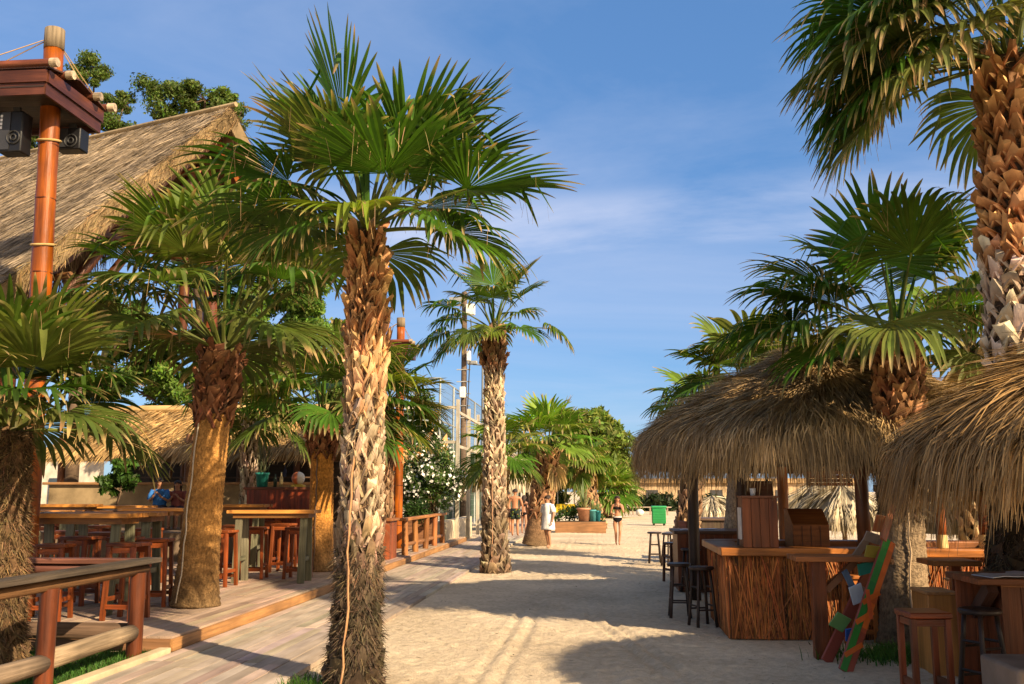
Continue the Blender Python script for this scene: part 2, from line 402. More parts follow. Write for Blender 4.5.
    if pipe: # irrigation pipe strapped up the trunk
        pm = MB(); a_ = R(pipe['az']); fs = np.linspace(pipe.get('f0', .02), pipe['f1'], 14); o = np.array([math.cos(a_), math.sin(a_), 0])
        pts = [axis(f)[0] + o * (rad(f) + pipe.get('off', .05)) + np.array([.01, 0, 0]) * rng.standard_normal() for f in fs]
        if 'foot' in pipe: pts = [pts[0] + np.asarray(pipe['foot'], float), pts[0] + np.asarray(pipe['foot'], float) * .1] + pts
        pm.tube(pts, pipe.get('r', .012), pipe['col'], 6); pm.build('irrigation_pipe', M['plastic'], th, smooth=True)
    return th

# ------------------------------------------------------------------ broadleaf trees and bushes
def leaf_cloud(mb, c, rad, n, size, col, hue=.12, sq=1.0, hollow=.35):
    c = np.asarray(c, float); d = unit(rng.standard_normal((n, 3))); r = (hollow + (1 - hollow) * rng.random(n) ** .6)[:, None]
    p = c + d * r * np.asarray(rad) * (1 + .12 * rng.standard_normal((n, 1)))
    nrm = unit(d * .7 + rng.standard_normal((n, 3)) * .7); a = unit(np.cross(nrm, rng.standard_normal((n, 3)))); b = np.cross(nrm, a)
    L = size * rng.uniform(.6, 1.4, (n, 1)); W = L * .38 * sq
    V = np.stack([p - a * L, p - b * W + a * L * .1, p + a * L, p + b * W + a * L * .1], 1).reshape(-1, 3)
    q = (np.arange(n) * 4)[:, None] + np.arange(4)[None]
    mb.add(V, q, np.repeat(jit(col, n, .25, hue), 4, 0))

def tree(name, label, base, blobs, size, col, trunk_r=.2, cat='tree', group=None, dens=1.0, sub=14, seed=3, barkc=(.12, .08, .05), parts=True):
    """blobs: list of (centre, radii, nleaf): each blob is filled with many small clumps set on twigs"""
    global rng
    rng = np.random.default_rng(seed); base = np.asarray(base, float)
    t = thing(name, label, cat, tuple(base), group); tm = MB(); lm = MB()
    cen = np.mean([b[0] for b in blobs], 0); fork = base + (cen - base) * .45; fork[:2] = base[:2] + (cen[:2] - base[:2]) * .3
    tm.tube([base, base + (fork - base) * .5 + rng.normal(0, .05, 3) * np.array([1, 1, 0]), fork], [trunk_r * 1.2, trunk_r, trunk_r * .8], barkc, 9, True, .04)
    for c, rad, n in blobs:
        c = np.asarray(c, float); rad = np.broadcast_to(np.asarray(rad, float), (3,))
        tm.tube([fork, fork * .5 + c * .5 + rng.normal(0, .15, 3), c], [trunk_r * .6, trunk_r * .35, trunk_r * .12], barkc, 6)
        for k in range(sub):
            d = unit(rng.standard_normal(3)); cc = c + d * rad * rng.uniform(.35, .95); cr = rad.min() * rng.uniform(.15, .55)
            tm.tube([c, (c + cc) / 2 + rng.normal(0, .06, 3), cc], [trunk_r * .12, trunk_r * .08, trunk_r * .03], barkc, 4)
            leaf_cloud(lm, cc, cr * np.array([1, 1, .7]), max(8, int(n * dens / sub)), size, np.asarray(col) * rng.uniform(.7, 1.3), hollow=.05)
    tm.build('trunk', M['bark'], t, smooth=True); lm.build('crown', M['treeleaf'], t)
    return t

# ------------------------------------------------------------------ thatch
STRAW = np.array([.41, .27, .115]); GREY = np.array([.245, .18, .105]); DSTRAW = np.array([.24, .145, .055])

def thatch_round(mb, c, prof, n, L, w, sx=1, sy=1, lift=.05, cols=(STRAW, GREY), hang=.35, a0=0, a1=2 * math.pi, jitter=.12, droop=.5):
    """straw strands lying down a profile [(r,z)...] from the peak to the eave; the lowest ones hang past it"""
    c = np.asarray(c, float); pr = np.asarray(prof, float); seg = np.linalg.norm(np.diff(pr, axis=0), axis=1); cum = np.concatenate([[0], np.cumsum(seg)]); tot = cum[-1]
    K = 5
    # area-weighted start: more strands lower down
    u = rng.random(n) ** .62; s0 = u * (tot) - L * .25
    nc = max(20, n // 45); ci = rng.integers(0, nc, n); cu = rng.random(nc) ** .62; ca = rng.uniform(a0, a1, nc); tuft = rng.random(n) < .72
    s0 = np.where(tuft, cu[ci] * tot - L * .25 + rng.normal(0, .10, n), s0)
    a = np.where(tuft, ca[ci] + rng.normal(0, .035, n), rng.uniform(a0, a1, n)); da = rng.normal(0, jitter, n) * .6 + np.where(tuft, rng.normal(0, .16, nc)[ci], 0); ctone = np.where(tuft, rng.normal(1, .22, nc)[ci], 1); LL = L * rng.uniform(.6, 1.3, n); lf = np.abs(rng.normal(0, lift, n)) + .01 + np.where(tuft, np.abs(rng.normal(0, lift * .8, nc))[ci], 0)
    LL = np.maximum(.12, np.minimum(LL, tot + L * hang * rng.uniform(.1, 1, n) - np.maximum(0, s0)))
    C = np.zeros((n, K, 3)); S = np.zeros((n, 3))
    ed = unit(pr[-1] - pr[-2])
    for k in range(K):
        t = k / (K - 1); s = np.maximum(0, s0) + LL * t; sc = np.minimum(s, tot); over = np.maximum(0, s - tot)
        r = np.interp(sc, cum, pr[:, 0]) + over * ed[0] * .45; z = np.interp(sc, cum, pr[:, 1]) + over * ed[1] - over * droop
        aa = a + da * t * LL / np.maximum(r, .4); out = lf * (.5 + t)
        C[:, k, 0] = c[0] + np.cos(aa) * (r + out * .5) * sx; C[:, k, 1] = c[1] + np.sin(aa) * (r + out * .5) * sy; C[:, k, 2] = c[2] + z + out
    S = np.stack([-np.sin(a), np.cos(a), rng.normal(0, .35, n)], 1); S = unit(S)
    W = w * rng.uniform(.6, 1.5, (n, 1)) * np.array([[1, 1, .9, .7, .2]])
    m = rng.random((n, 1)); big = .5 + .5 * np.sin(a * 5 + 3 * np.sin(s0 * 2.3))[:, None]
    m = np.clip(m * .7 + .5 * (big - .5), 0, 1)
    col = cols[0] * (1 - m) + cols[1] * m; col = np.clip(col * ctone[:, None] * (1 + .25 * rng.standard_normal((n, 1))), .012, .8)
    mb.strips(C, S, W, col)

def thatch_flat(mb, O, ru, ps, nrm, U, S_, n, L, w, cols=(STRAW, GREY), lift=.04, jitter=.12, hang=.2):
    """strands on a plane O + ru*u + ps*s"""
    O = np.asarray(O, float); u = rng.uniform(0, U, n); s = rng.uniform(-.1, S_, n); K = 4
    du = rng.normal(0, jitter, n); LL = L * rng.uniform(.6, 1.3, n); lf = np.abs(rng.normal(0, lift, n)) + .008
    C = np.zeros((n, K, 3))
    for k in range(K):
        t = k / (K - 1); ss = s + LL * t; over = np.maximum(0, ss - S_)
        C[:, k] = O + ru * (u + du * t * LL)[:, None] + ps * ss[:, None] + nrm * (lf * (.5 + t))[:, None] - np.array([0, 0, 1.]) * (over * hang)[:, None]
    S = unit(ru + nrm * rng.normal(0, .3, (n, 1))); W = w * rng.uniform(.6, 1.4, (n, 1)) * np.array([[1, 1, .8, .2]])
    m = np.clip(rng.random((n, 1)) * .8 + .35 * np.sin(u * 1.3 + 2 * np.sin(s * 1.1))[:, None], 0, 1)
    col = np.clip((cols[0] * (1 - m) + cols[1] * m) * (1 + .25 * rng.standard_normal((n, 1))), .015, .8)
    mb.strips(C, S, W, col)

def grass_patch(name, pts_fn, n, h, label, col=(.05, .12, .018), w=.006):
    mb = MB(); p = pts_fn(n); d = rng.normal(0, .35, (n, 2)); hh = h * rng.uniform(.5, 1.4, n); C = np.zeros((n, 3, 3))
    for k in range(3):
        t = k / 2; C[:, k] = p; C[:, k, :2] += d * (t ** 1.6 * hh)[:, None]; C[:, k, 2] += hh * t
    a = rng.uniform(0, 6.28, n); S = np.stack([np.cos(a), np.sin(a), 0 * a], 1)
    mb.strips(C, S, np.tile(np.array([1, .8, .1]) * w, (n, 1)), jit(col, n, .3, .1))
    o = mb.build(name, M['grass'], base=(float(p[:, 0].mean()), float(p[:, 1].mean()), 0)); return tag(o, label, 'grass', None, 'stuff')
# ------------------------------------------------------------------ light and sky
SUN_AZ, SUN_EL = 130.0, 31.0          # compass azimuth of the sun: clockwise from +Y
w = bpy.data.worlds.new('World'); scene.world = w; w.use_nodes = True
nt = w.node_tree; N = nt.nodes; L = nt.links
bg = N['Background']; sky = N.new('ShaderNodeTexSky'); sky.sky_type = 'NISHITA'; sky.sun_disc = False
sky.sun_elevation = R(SUN_EL); sky.sun_rotation = R(SUN_AZ); sky.air_density = 1.0; sky.dust_density = .35; sky.ozone_density = 3.2
tc = N.new('ShaderNodeTexCoord'); sp = N.new('ShaderNodeSeparateXYZ'); L.new(tc.outputs['Generated'], sp.inputs[0])
# soft cloud veils on a flat layer: direction / (z + .18)
ad = N.new('ShaderNodeMath'); ad.operation = 'ADD'; ad.inputs[1].default_value = .16; L.new(sp.outputs['Z'], ad.inputs[0])
dv = N.new('ShaderNodeVectorMath'); dv.operation = 'DIVIDE'; L.new(tc.outputs['Generated'], dv.inputs[0])
cb = N.new('ShaderNodeCombineXYZ')
for i in range(3): L.new(ad.outputs[0], cb.inputs[i])
L.new(cb.outputs[0], dv.inputs[1])
mp = N.new('ShaderNodeMapping'); mp.inputs['Scale'].default_value = (.45, 1.1, 1); mp.inputs['Location'].default_value = (2.3, .35, 0); L.new(dv.outputs[0], mp.inputs['Vector'])
nz = N.new('ShaderNodeTexNoise'); nz.inputs['Scale'].default_value = 1.0; nz.inputs['Detail'].default_value = 8; nz.inputs['Roughness'].default_value = .6; nz.inputs['Distortion'].default_value = .8; L.new(mp.outputs[0], nz.inputs['Vector'])
mr = N.new('ShaderNodeMapRange'); mr.inputs[1].default_value = .35; mr.inputs[2].default_value = .7; mr.inputs[3].default_value = 0; mr.inputs[4].default_value = 1; L.new(nz.outputs['Fac'], mr.inputs[0])
# one long low bank of cloud, and a thin veil elsewhere
bz = N.new('ShaderNodeMath'); bz.operation = 'MULTIPLY_ADD'; bz.inputs[1].default_value = .07; L.new(nz.outputs['Fac'], bz.inputs[0]); L.new(sp.outputs['Z'], bz.inputs[2])
bd = N.new('ShaderNodeMath'); bd.operation = 'SUBTRACT'; bd.inputs[1].default_value = .318; L.new(bz.outputs[0], bd.inputs[0])
bs2 = N.new('ShaderNodeMath'); bs2.operation = 'MULTIPLY'; L.new(bd.outputs[0], bs2.inputs[0]); L.new(bd.outputs[0], bs2.inputs[1])
be = N.new('ShaderNodeMapRange'); be.interpolation_type = 'SMOOTHSTEP'; be.inputs[1].default_value = 0; be.inputs[2].default_value = .0010; be.inputs[3].default_value = .85; be.inputs[4].default_value = .36; L.new(bs2.outputs[0], be.inputs[0])
cm_ = N.new('ShaderNodeMath'); cm_.operation = 'MULTIPLY'; L.new(mr.outputs[0], cm_.inputs[0]); L.new(be.outputs[0], cm_.inputs[1])
tint = N.new('ShaderNodeMix'); tint.data_type = 'RGBA'; tint.blend_type = 'MULTIPLY'; tint.inputs[0].default_value = 1
L.new(sky.outputs[0], tint.inputs[6]); tint.inputs[7].default_value = (.74, .93, 1.06, 1)
mx = N.new('ShaderNodeMix'); mx.data_type = 'RGBA'; L.new(cm_.outputs[0], mx.inputs[0]); L.new(tint.outputs[2], mx.inputs[6]); mx.inputs[7].default_value = (4.5, 4.8, 6.0, 1)
even = N.new('ShaderNodeMix'); even.data_type = 'RGBA'; L.new(tint.outputs[2], even.inputs[6])
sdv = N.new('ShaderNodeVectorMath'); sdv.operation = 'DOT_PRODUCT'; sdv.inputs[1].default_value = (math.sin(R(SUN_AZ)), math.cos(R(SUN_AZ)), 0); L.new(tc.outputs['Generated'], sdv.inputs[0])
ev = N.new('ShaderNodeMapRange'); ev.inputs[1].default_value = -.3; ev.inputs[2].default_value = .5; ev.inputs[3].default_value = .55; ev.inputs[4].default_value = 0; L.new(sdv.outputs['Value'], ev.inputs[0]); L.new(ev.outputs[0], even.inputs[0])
# warm fill glow added on the sun side of the sky, out of view
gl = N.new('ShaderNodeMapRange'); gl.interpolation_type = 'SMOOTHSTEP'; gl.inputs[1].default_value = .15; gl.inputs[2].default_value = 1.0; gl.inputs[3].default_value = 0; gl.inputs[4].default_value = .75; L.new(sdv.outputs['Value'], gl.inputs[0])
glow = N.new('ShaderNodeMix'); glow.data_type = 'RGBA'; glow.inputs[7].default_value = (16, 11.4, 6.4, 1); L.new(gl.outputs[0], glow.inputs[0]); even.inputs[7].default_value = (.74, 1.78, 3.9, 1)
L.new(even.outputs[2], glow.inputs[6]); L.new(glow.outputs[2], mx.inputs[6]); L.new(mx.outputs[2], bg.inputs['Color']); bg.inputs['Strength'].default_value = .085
sl = bpy.data.lights.new('sun', 'SUN'); sl.energy = 5.0; sl.angle = R(.6); sl.color = (1, .79, .53)
so = bpy.data.objects.new('sun', sl); COL.objects.link(so)
sd = Vector((math.sin(R(SUN_AZ)) * math.cos(R(SUN_EL)), math.cos(R(SUN_AZ)) * math.cos(R(SUN_EL)), math.sin(R(SUN_EL))))
so.rotation_euler = sd.to_track_quat('Z', 'Y').to_euler(); so.location = (10, -10, 20)
vs = scene.view_settings; vs.view_transform = 'Standard'; vs.look = 'None'; vs.gamma = 1; vs.exposure = 0.95; vs.use_curve_mapping = False

# ------------------------------------------------------------------ ground
def sand_material():
    m = bpy.data.materials.new('sand'); m.use_nodes = True; nt = m.node_tree; N = nt.nodes; L = nt.links; bs = N['Principled BSDF']
    tc = N.new('ShaderNodeNewGeometry')
    def noise(sc, det=6, rough=.6):
        n = N.new('ShaderNodeTexNoise'); n.inputs['Scale'].default_value = sc; n.inputs['Detail'].default_value = det; n.inputs['Roughness'].default_value = rough; L.new(tc.outputs['Position'], n.inputs['Vector']); return n
    a = noise(.5); b = noise(9, 8, .7); c = noise(70, 3)
    r = N.new('ShaderNodeValToRGB'); r.color_ramp.elements[0].position = .36; r.color_ramp.elements[0].color = (.47, .365, .24, 1); r.color_ramp.elements[1].position = .62; r.color_ramp.elements[1].color = (.80, .65, .45, 1)
    ad = N.new('ShaderNodeMath'); ad.operation = 'MULTIPLY_ADD'; ad.inputs[1].default_value = .5; L.new(b.outputs['Fac'], ad.inputs[0])
    h = N.new('ShaderNodeMath'); h.operation = 'MULTIPLY'; h.inputs[1].default_value = .5; L.new(a.outputs['Fac'], h.inputs[0]); L.new(h.outputs[0], ad.inputs[2]); L.new(ad.outputs[0], r.inputs[0])
    # scattered dark grit and bits of shell
    vo = N.new('ShaderNodeTexVoronoi'); vo.inputs['Scale'].default_value = 26; L.new(tc.outputs['Position'], vo.inputs['Vector'])
    gm = N.new('ShaderNodeMapRange'); gm.inputs[1].default_value = .06; gm.inputs[2].default_value = .16; gm.inputs[3].default_value = .55; gm.inputs[4].default_value = 1; L.new(vo.outputs['Distance'], gm.inputs[0])
    ml = N.new('ShaderNodeVectorMath'); ml.operation = 'SCALE'; L.new(r.outputs[0], ml.inputs[0]); L.new(gm.outputs[0], ml.inputs['Scale'])
    L.new(ml.outputs[0], bs.inputs['Base Color']); bs.inputs['Roughness'].default_value = .92; bs.inputs['Specular IOR Level'].default_value = .15
    s1 = N.new('ShaderNodeMath'); s1.operation = 'MULTIPLY_ADD'; s1.inputs[1].default_value = .35; L.new(c.outputs['Fac'], s1.inputs[0]); L.new(b.outputs['Fac'], s1.inputs[2])
    bp = N.new('ShaderNodeBump'); bp.inputs['Strength'].default_value = 1.0; bp.inputs['Distance'].default_value = .06; L.new(s1.outputs[0], bp.inputs['Height']); L.new(bp.outputs[0], bs.inputs['Normal'])
    return m

def build_ground():
    xs = np.concatenate([-np.geomspace(900, 3.3, 22), np.arange(-3.2, 6.5, .055), np.geomspace(6.6, 900, 22)])
    ys = np.concatenate([[-300, -100, -40, -15, -5, 0, 3], np.arange(5, 22, .055), np.arange(22, 45, .16), np.geomspace(45.3, 1800, 40)])
    X, Y = np.meshgrid(xs, ys); Z = np.zeros_like(X); g = np.random.default_rng(11)
    inn = (X > -3.15) & (X < 6.4) & (Y > 5.1) & (Y < 44)
    for _ in range(14):   # gentle hummocks
        kx, ky = g.normal(0, 1.6, 2); Z += .0035 * np.sin(kx * X + ky * Y + g.uniform(0, 6))
    for _ in range(10):
        kx, ky = g.normal(0, 7, 2); Z += .0012 * np.sin(kx * X + ky * Y + g.uniform(0, 6))
    # wheel tracks running down the path
    for x0, dx in ((-1.22, .0), (-.98, .0), (.82, -.2), (1.04, -.2)):
        xc = x0 + dx * np.minimum(Y - 8.9, 5) + .03 * np.sin(Y * .6); d = (X - xc) / .045
        fade = np.clip((19 - Y) / 5, .25, 1); Z += fade * (-.032 * np.exp(-d ** 2) + .012 * np.exp(-((np.abs(d) - 2.0) / .7) ** 2)) * (1 + .25 * np.sin(Y * 14))
    # footprints
    ix = lambda v, arr: np.searchsorted(arr, v)
    for _ in range(5200):
        fx, fy = g.uniform(-2.8, 6), g.uniform(5.5, 40); an = g.normal(1.57, .5); c_, s_ = math.cos(an), math.sin(an); dp = g.uniform(.004, .013)
        i0, i1, j0, j1_ = ix(fy - .4, ys), ix(fy + .4, ys), ix(fx - .4, xs), ix(fx + .4, xs)
        xx, yy = X[i0:i1, j0:j1_] - fx, Y[i0:i1, j0:j1_] - fy; u, v = (xx * c_ + yy * s_) / .13, (-xx * s_ + yy * c_) / .055; q = u * u + v * v
        Z[i0:i1, j0:j1_] += dp * (-np.exp(-q) + .7 * np.exp(-((np.sqrt(q) - 1.7) / .5) ** 2))
    Z = np.where(inn, Z, 0)
    edge = np.clip((X + 3.05) / .25, 0, 1); Z *= edge
    V = np.stack([X, Y, Z], -1).reshape(-1, 3); ny, nx = X.shape
    i = np.arange(ny - 1)[:, None] * nx; j = np.arange(nx - 1)[None]
    q = np.stack([i + j, i + j + 1, i + nx + j + 1, i + nx + j], -1).reshape(-1, 4)
    mb = MB(); mb.add(V, q, (.5, .4, .3)); o = mb.build('sand_ground', sand_material(), smooth=True); tag(o, kind='structure')
build_ground()

def planks(name, x0, x1, y0, y1, z, th, pw, pl, col, gap=.008, amt=.22):
    mb = MB(); n = round((x1 - x0) / pw); pw = (x1 - x0) / n
    for i in range(n):
        y = y0 - rng.random() * pl
        while y < y1:
            a, b = max(y, y0), min(y + pl, y1)
            if b - a > .15:
                dz = rng.normal(0, .0025); xa, xb = x0 + i * pw + gap / 2, x0 + (i + 1) * pw - gap / 2
                mb.beam(((xa + xb) / 2, a + gap / 2, z - th / 2 + dz), ((xa + xb) / 2, b - gap / 2, z - th / 2 + dz), xb - xa, th, j1(col, amt))
            y += pl
    return mb
mb = planks('boardwalk', -4.70, -2.95, -3, 62, .055, .05, .15, 2.4, (.39, .315, .245), amt=.12)
tag(mb.build('boardwalk', M['deck'], bevel=0), kind='structure')
DZ = .2
mb = planks('deck', -13.5, -4.76, 10.55, 34, DZ, .045, .15, 2.4, (.39, .28, .20), amt=.13)
tag(mb.build('wooden_deck', M['deck']), kind='structure')
mb = MB()
mb.beam((-4.738, 10.5, .115), (-4.738, 34, .115), .04, .13, (.34, .17, .06)); mb.beam((-13.5, 10.52, .115), (-4.76, 10.52, .115), .04, .13, (.22, .11, .05))
tag(mb.build('deck_step_riser', M['wood']), kind='structure')
mb = MB(); mb.box((-4.86, 2, -.1), (-4.72, 10.46, .10), (.50, .40, .25)); tag(mb.build('lawn_kerb', M['concrete'], bevel=.012), kind='structure')
mb = MB(); mb.box((-14, 2, -.2), (-4.87, 10.45, .03), (.06, .045, .03)); tag(mb.build('lawn_soil_ground', M['concrete']), kind='structure')
grass_patch('lawn_grass', lambda n: np.stack([rng.uniform(-8.5, -4.88, n), rng.uniform(6.5, 10.4, n), np.full(n, .02)], 1), 26000, .07, 'short green lawn inside the log fence corner')
mb = MB(); mb.box((-24, 21.5, -.1), (-7.4, 33, .85), (.2, .14, .09)); tag(mb.build('rear_terrace_ground', M['concrete']), kind='structure')

# ------------------------------------------------------------------ left: log fence round the lawn
def log_fence():
    t = thing('log_fence', 'weathered log rail fence round the lawn corner with two reddish round posts', 'fence', (-4.95, 10.2, 0), None)
    brown, dark, greyw = (.20, .085, .035), (.12, .06, .03), (.19, .14, .09)
    for y in (10.1, 8.42, 6.75, 5.1):
        MB().log((-4.97, y, .0), (-4.97, y, .93), .083, j1((.095, .027, .009)), 14).build('post', M['varnish'], t, smooth=False)
    for x in (-6.9, -9.0): MB().log((x, 10.22, 0), (x, 10.22, .93), .085, j1((.16, .06, .03)), 14).build('post', M['varnish'], t)
    MB().beam((-4.96, 4.2, 1.045), (-4.96, 10.42, 1.045), .2, .055, (.065, .05, .036)).build('top_plank', M['oldwood'], t, bevel=.008)
    MB().log((-4.99, 4.2, .955), (-4.99, 10.3, .955), .055, (.13, .065, .026), 10).build('upper_rail', M['oldwood'], t, smooth=True)
    mb = MB()
    for a, b in ((4.0, 6.7), (6.8, 8.38), (8.46, 10.02)): mb.log((-4.97, a, .30), (-4.97, b, .30 + rng.normal(0, .01)), .092, j1(greyw), 14, .084)
    mb.build('lower_rail', M['oldwood'], t, smooth=True)
    MB().beam((-5.06, 10.24, 1.04), (-10.5, 10.24, 1.04), .2, .055, (.13, .05, .03)).build('top_plank', M['wood'], t, bevel=.008)
    MB().log((-5.06, 10.22, .955), (-10.5, 10.22, .955), .055, (.14, .05, .03), 10).build('upper_rail', M['wood'], t, smooth=True)
    MB().log((-5.06, 10.22, .30), (-10.5, 10.22, .30), .09, (.13, .08, .05), 12).build('lower_rail', M['oldwood'], t, smooth=True)
log_fence()
grass_patch('fence_weeds', lambda n: np.stack([rng.normal(-2.72, .1, n), rng.normal(8.75, .25, n), np.full(n, .0)], 1), 500, .1, 'small green weeds at the foot of the big palm')

# ------------------------------------------------------------------ left: furniture on the deck
TOPC = (.36, .15, .03); LEGC = (.15, .14, .085)
def make_high_table(L_=1.6, W=.62, Ht=1.3, topc=TOPC, legc=LEGC):
    t = thing('high_table', None, 'table', (0, 0, 0))
    mb = MB()
    for i in range(4): mb.beam((-L_ / 2 + rng.normal(0, .01), -W / 2 + W * (i + .5) / 4, Ht - .03), (L_ / 2 + rng.normal(0, .01), -W / 2 + W * (i + .5) / 4, Ht - .03), W / 4 - .006, .06, j1(topc, .2))
    mb.build('table_top', M['wood'], t, bevel=.006)
    MB().box((-L_ / 2 + .1, -W / 2 + .06, Ht - .14), (L_ / 2 - .1, W / 2 - .06, Ht - .062), np.array(topc) * .5).build('apron', M['wood'], t)
    for sx in (-1, 1):
        for sy in (-1, 1):
            MB().beam((sx * (L_ / 2 - .2), sy * W * .48, 0), (sx * (L_ / 2 - .2), sy * W * .3, Ht - .142), .13, .05, j1(legc, .1)).build('leg', M['oldwood'], t, bevel=.004)
        MB().beam((sx * (L_ / 2 - .2), -W * .38, .42), (sx * (L_ / 2 - .2), W * .38, .42), .05, .08, j1(legc, .1)).build('stretcher', M['oldwood'], t)
    return t
def make_stool(Ht=.95, S=.38, col=(.20, .048, .010), mat_='varnish'):
    t = thing('bar_stool', None, 'stool', (0, 0, 0)); c = np.array(col)
    mb = MB()
    for i in range(3): mb.beam((-S / 2 - .02, -S / 2 + S * (i + .5) / 3, Ht - .022), (S / 2 + .02, -S / 2 + S * (i + .5) / 3, Ht - .022), S / 3 - .004, .044, j1(c, .12))
    mb.build('seat', M[mat_], t, bevel=.006)
    for sx in (-1, 1):
        for sy in (-1, 1): MB().beam((sx * S * .5, sy * S * .5, 0), (sx * S * .42, sy * S * .42, Ht - .046), .055, .055, j1(c, .1)).build('leg', M[mat_], t, bevel=.004)
    q = S * .47
    for sx in (-1, 1):
        MB().beam((sx * q, -q, .26), (sx * q, q, .26), .03, .055, j1(c)).build('stretcher', M[mat_], t); MB().beam((-q, sx * q, .17), (q, sx * q, .17), .03, .055, j1(c)).build('stretcher', M[mat_], t); MB().beam((-S * .42, sx * S * .42, Ht - .09), (S * .42, sx * S * .42, Ht - .09), .025, .07, j1(c)).build('apron', M[mat_], t)
    return t
tab = make_high_table(); g_tab = 'high wooden tables on the left deck'
def px_table(pxc, Y): p = P(pxc, 500, Y); return (p[0], Y, DZ)
tabs = [(84, 12.55, 0, 'high plank table nearest the log fence, beside the varnished pole'),
        (116, 14.1, 2, 'orange topped high table just left of the roped leaning palm'),
        (275, 16.9, 4, 'high table between the roped palm and the big shaggy palm'),
        (40, 16.2, 0, 'darker high table behind the nearest table by the pole'),
        (165, 18.3, 2, 'long high table behind the roped palm in front of the seated pair'),
        (232, 19.9, 3, 'far high table in front of the brown service counter'),
        (60, 19.6, 0, 'far dark high table at the left below the thatched bar hut counter'), (118, 20.6, 0, 'far dark high table in front of the seated pair, left of the roped palm')]
for i, (px, Y, rz, lb) in enumerate(tabs): place(tab, i == 0, px_table(px, Y), R(rz), lb, g_tab)
st = make_stool(); g_st = 'red brown wooden stools at the high tables'
stools = [(58, 11.75, 8, 'red brown stool on the near side of the first table, left of its pair'), (132, 11.9, -5, 'red brown stool beside the right end of the nearest table'),
          (128, 13.35, 4, 'red brown stool half hidden behind the fence in front of the orange topped table'), (160, 13.3, 10, 'red brown stool touching the left side of the roped palm'),
          (224, 16.1, -6, 'red brown stool close right of the roped palm'), (257, 17.55, 5, 'red brown stool under the middle of the table right of the roped palm'),
          (300, 17.6, 0, 'red brown stool at the right end of that table by the smooth palm'), (70, 15.0, 12, 'dark red stool between the first and second rows of tables'),
          (100, 17.2, -8, 'dark red stool in the second row behind the orange topped table'), (196, 19.2, 6, 'red brown stool right behind the roped palm trunk'),
          (24, 15.1, 3, 'dark red stool next to the pavilion pillar'), (270, 20.9, 0, 'far red brown stool standing at the service counter'), (84, 13.35, -4, 'red brown stool half under the back edge of the nearest table'), (106, 15.0, 5, 'red brown stool behind the orange topped table, left of its centre'), (236, 18.3, 8, 'red brown stool behind the table right of the roped palm'), (285, 19.0, -6, 'red brown stool between the far table and the straight smooth palm'), (52, 18.2, 4, 'dark red stool before the far dark table at the left'), (150, 16.4, 0, 'red brown stool between the orange topped table and the seated pair')]
for i, (px, Y, rz, lb) in enumerate(stools): place(st, i == 0, px_table(px, Y), R(rz), lb, g_st)

# small rectangular service counter with a pot
def panel_counter(name, label, lo, hi, topc, sidec, cat='counter', top_over=.06, th=.06, boards=True, mt='wood'):
    lo = np.array(lo, float); hi = np.array(hi, float); c = (lo + hi) / 2; c[2] = lo[2]
    t = thing(name, label, cat, tuple(c))
    MB().box((lo[0] - top_over, lo[1] - top_over, hi[2] - th), (hi[0] + top_over, hi[1] + top_over, hi[2]), topc).build('counter_top', M['wood'], t, bevel=.01)
    mb = MB(); z1 = hi[2] - th - .002
    n = max(3, round((hi[0] - lo[0]) / .17)); dx = (hi[0] - lo[0]) / n
    for i in range(n):
        for y in (lo[1], hi[1] - .03): mb.box((lo[0] + i * dx + .002, y, lo[2]), (lo[0] + (i + 1) * dx - .002, y + .03, z1), j1(sidec, .18))
    n = max(3, round((hi[1] - lo[1] - .064) / .17)); dy = (hi[1] - lo[1] - .064) / n
    for i in range(n):
        for x in (lo[0], hi[0] - .03): mb.box((x, lo[1] + .032 + i * dy + .002, lo[2]), (x + .03, lo[1] + .032 + (i + 1) * dy - .002, z1), j1(sidec, .18))
    mb.build('board_panels', M[mt], t)
    return t
a = P(247, 487, 21.2); b = P(312, 487, 21.2)
panel_counter('service_counter', 'red brown service counter with a green pot on top behind the deck tables', (a[0], 21.2, DZ), (b[0], 22.0, a[2]), (.13, .04, .015), (.16, .03, .01), mt='varnish')
p = P(262, 487, 21.6); zc = a[2]
t = thing('plant_pot', 'teal green plant pot with bare stems on the red brown counter', 'plant pot', (p[0], 21.6, zc))
MB().lathe([(.001, 0), (.12, .0), (.15, .28), (.165, .285), (.165, .33), (.15, .33), (.14, .27), (.001, .26)], (p[0], 21.6, zc), (.03, .24, .19), 18).build('pot', M['plastic'], t, smooth=True)
mb = MB(); q = np.array([p[0], 21.6, zc + .25]); n = 26
mb.rods(np.tile(q, (n, 1)) + rng.normal(0, .04, (n, 3)) * [1, 1, 0], q + np.stack([rng.normal(0, .16, n), rng.normal(0, .16, n), rng.uniform(.4, .9, n)], 1), .007, jit((.10, .11, .05), n)); mb.build('stems', M['leaf'], t)
p = P(298, 487, 21.5)
t = thing('beach_ball', 'orange and white round ball with yellow foot on the red brown counter', 'ball', (p[0], 21.5, zc))
mb = MB(); ang = 18; mb.sphere((p[0], 21.5, zc + .2), .15, (.62, .16, .05), 16)
cc = mb.c[0].reshape(16, 20, 3); cc[:, (np.arange(20) // 4) % 2 == 0] = (.75, .7, .62); mb.build('ball', M['plastic'], t, smooth=True)
MB().lathe([(.001, 0), (.17, 0), (.17, .04), (.08, .07), (.001, .07)], (p[0], 21.5, zc), (.6, .4, .03), 16).build('foot', M['plastic'], t)
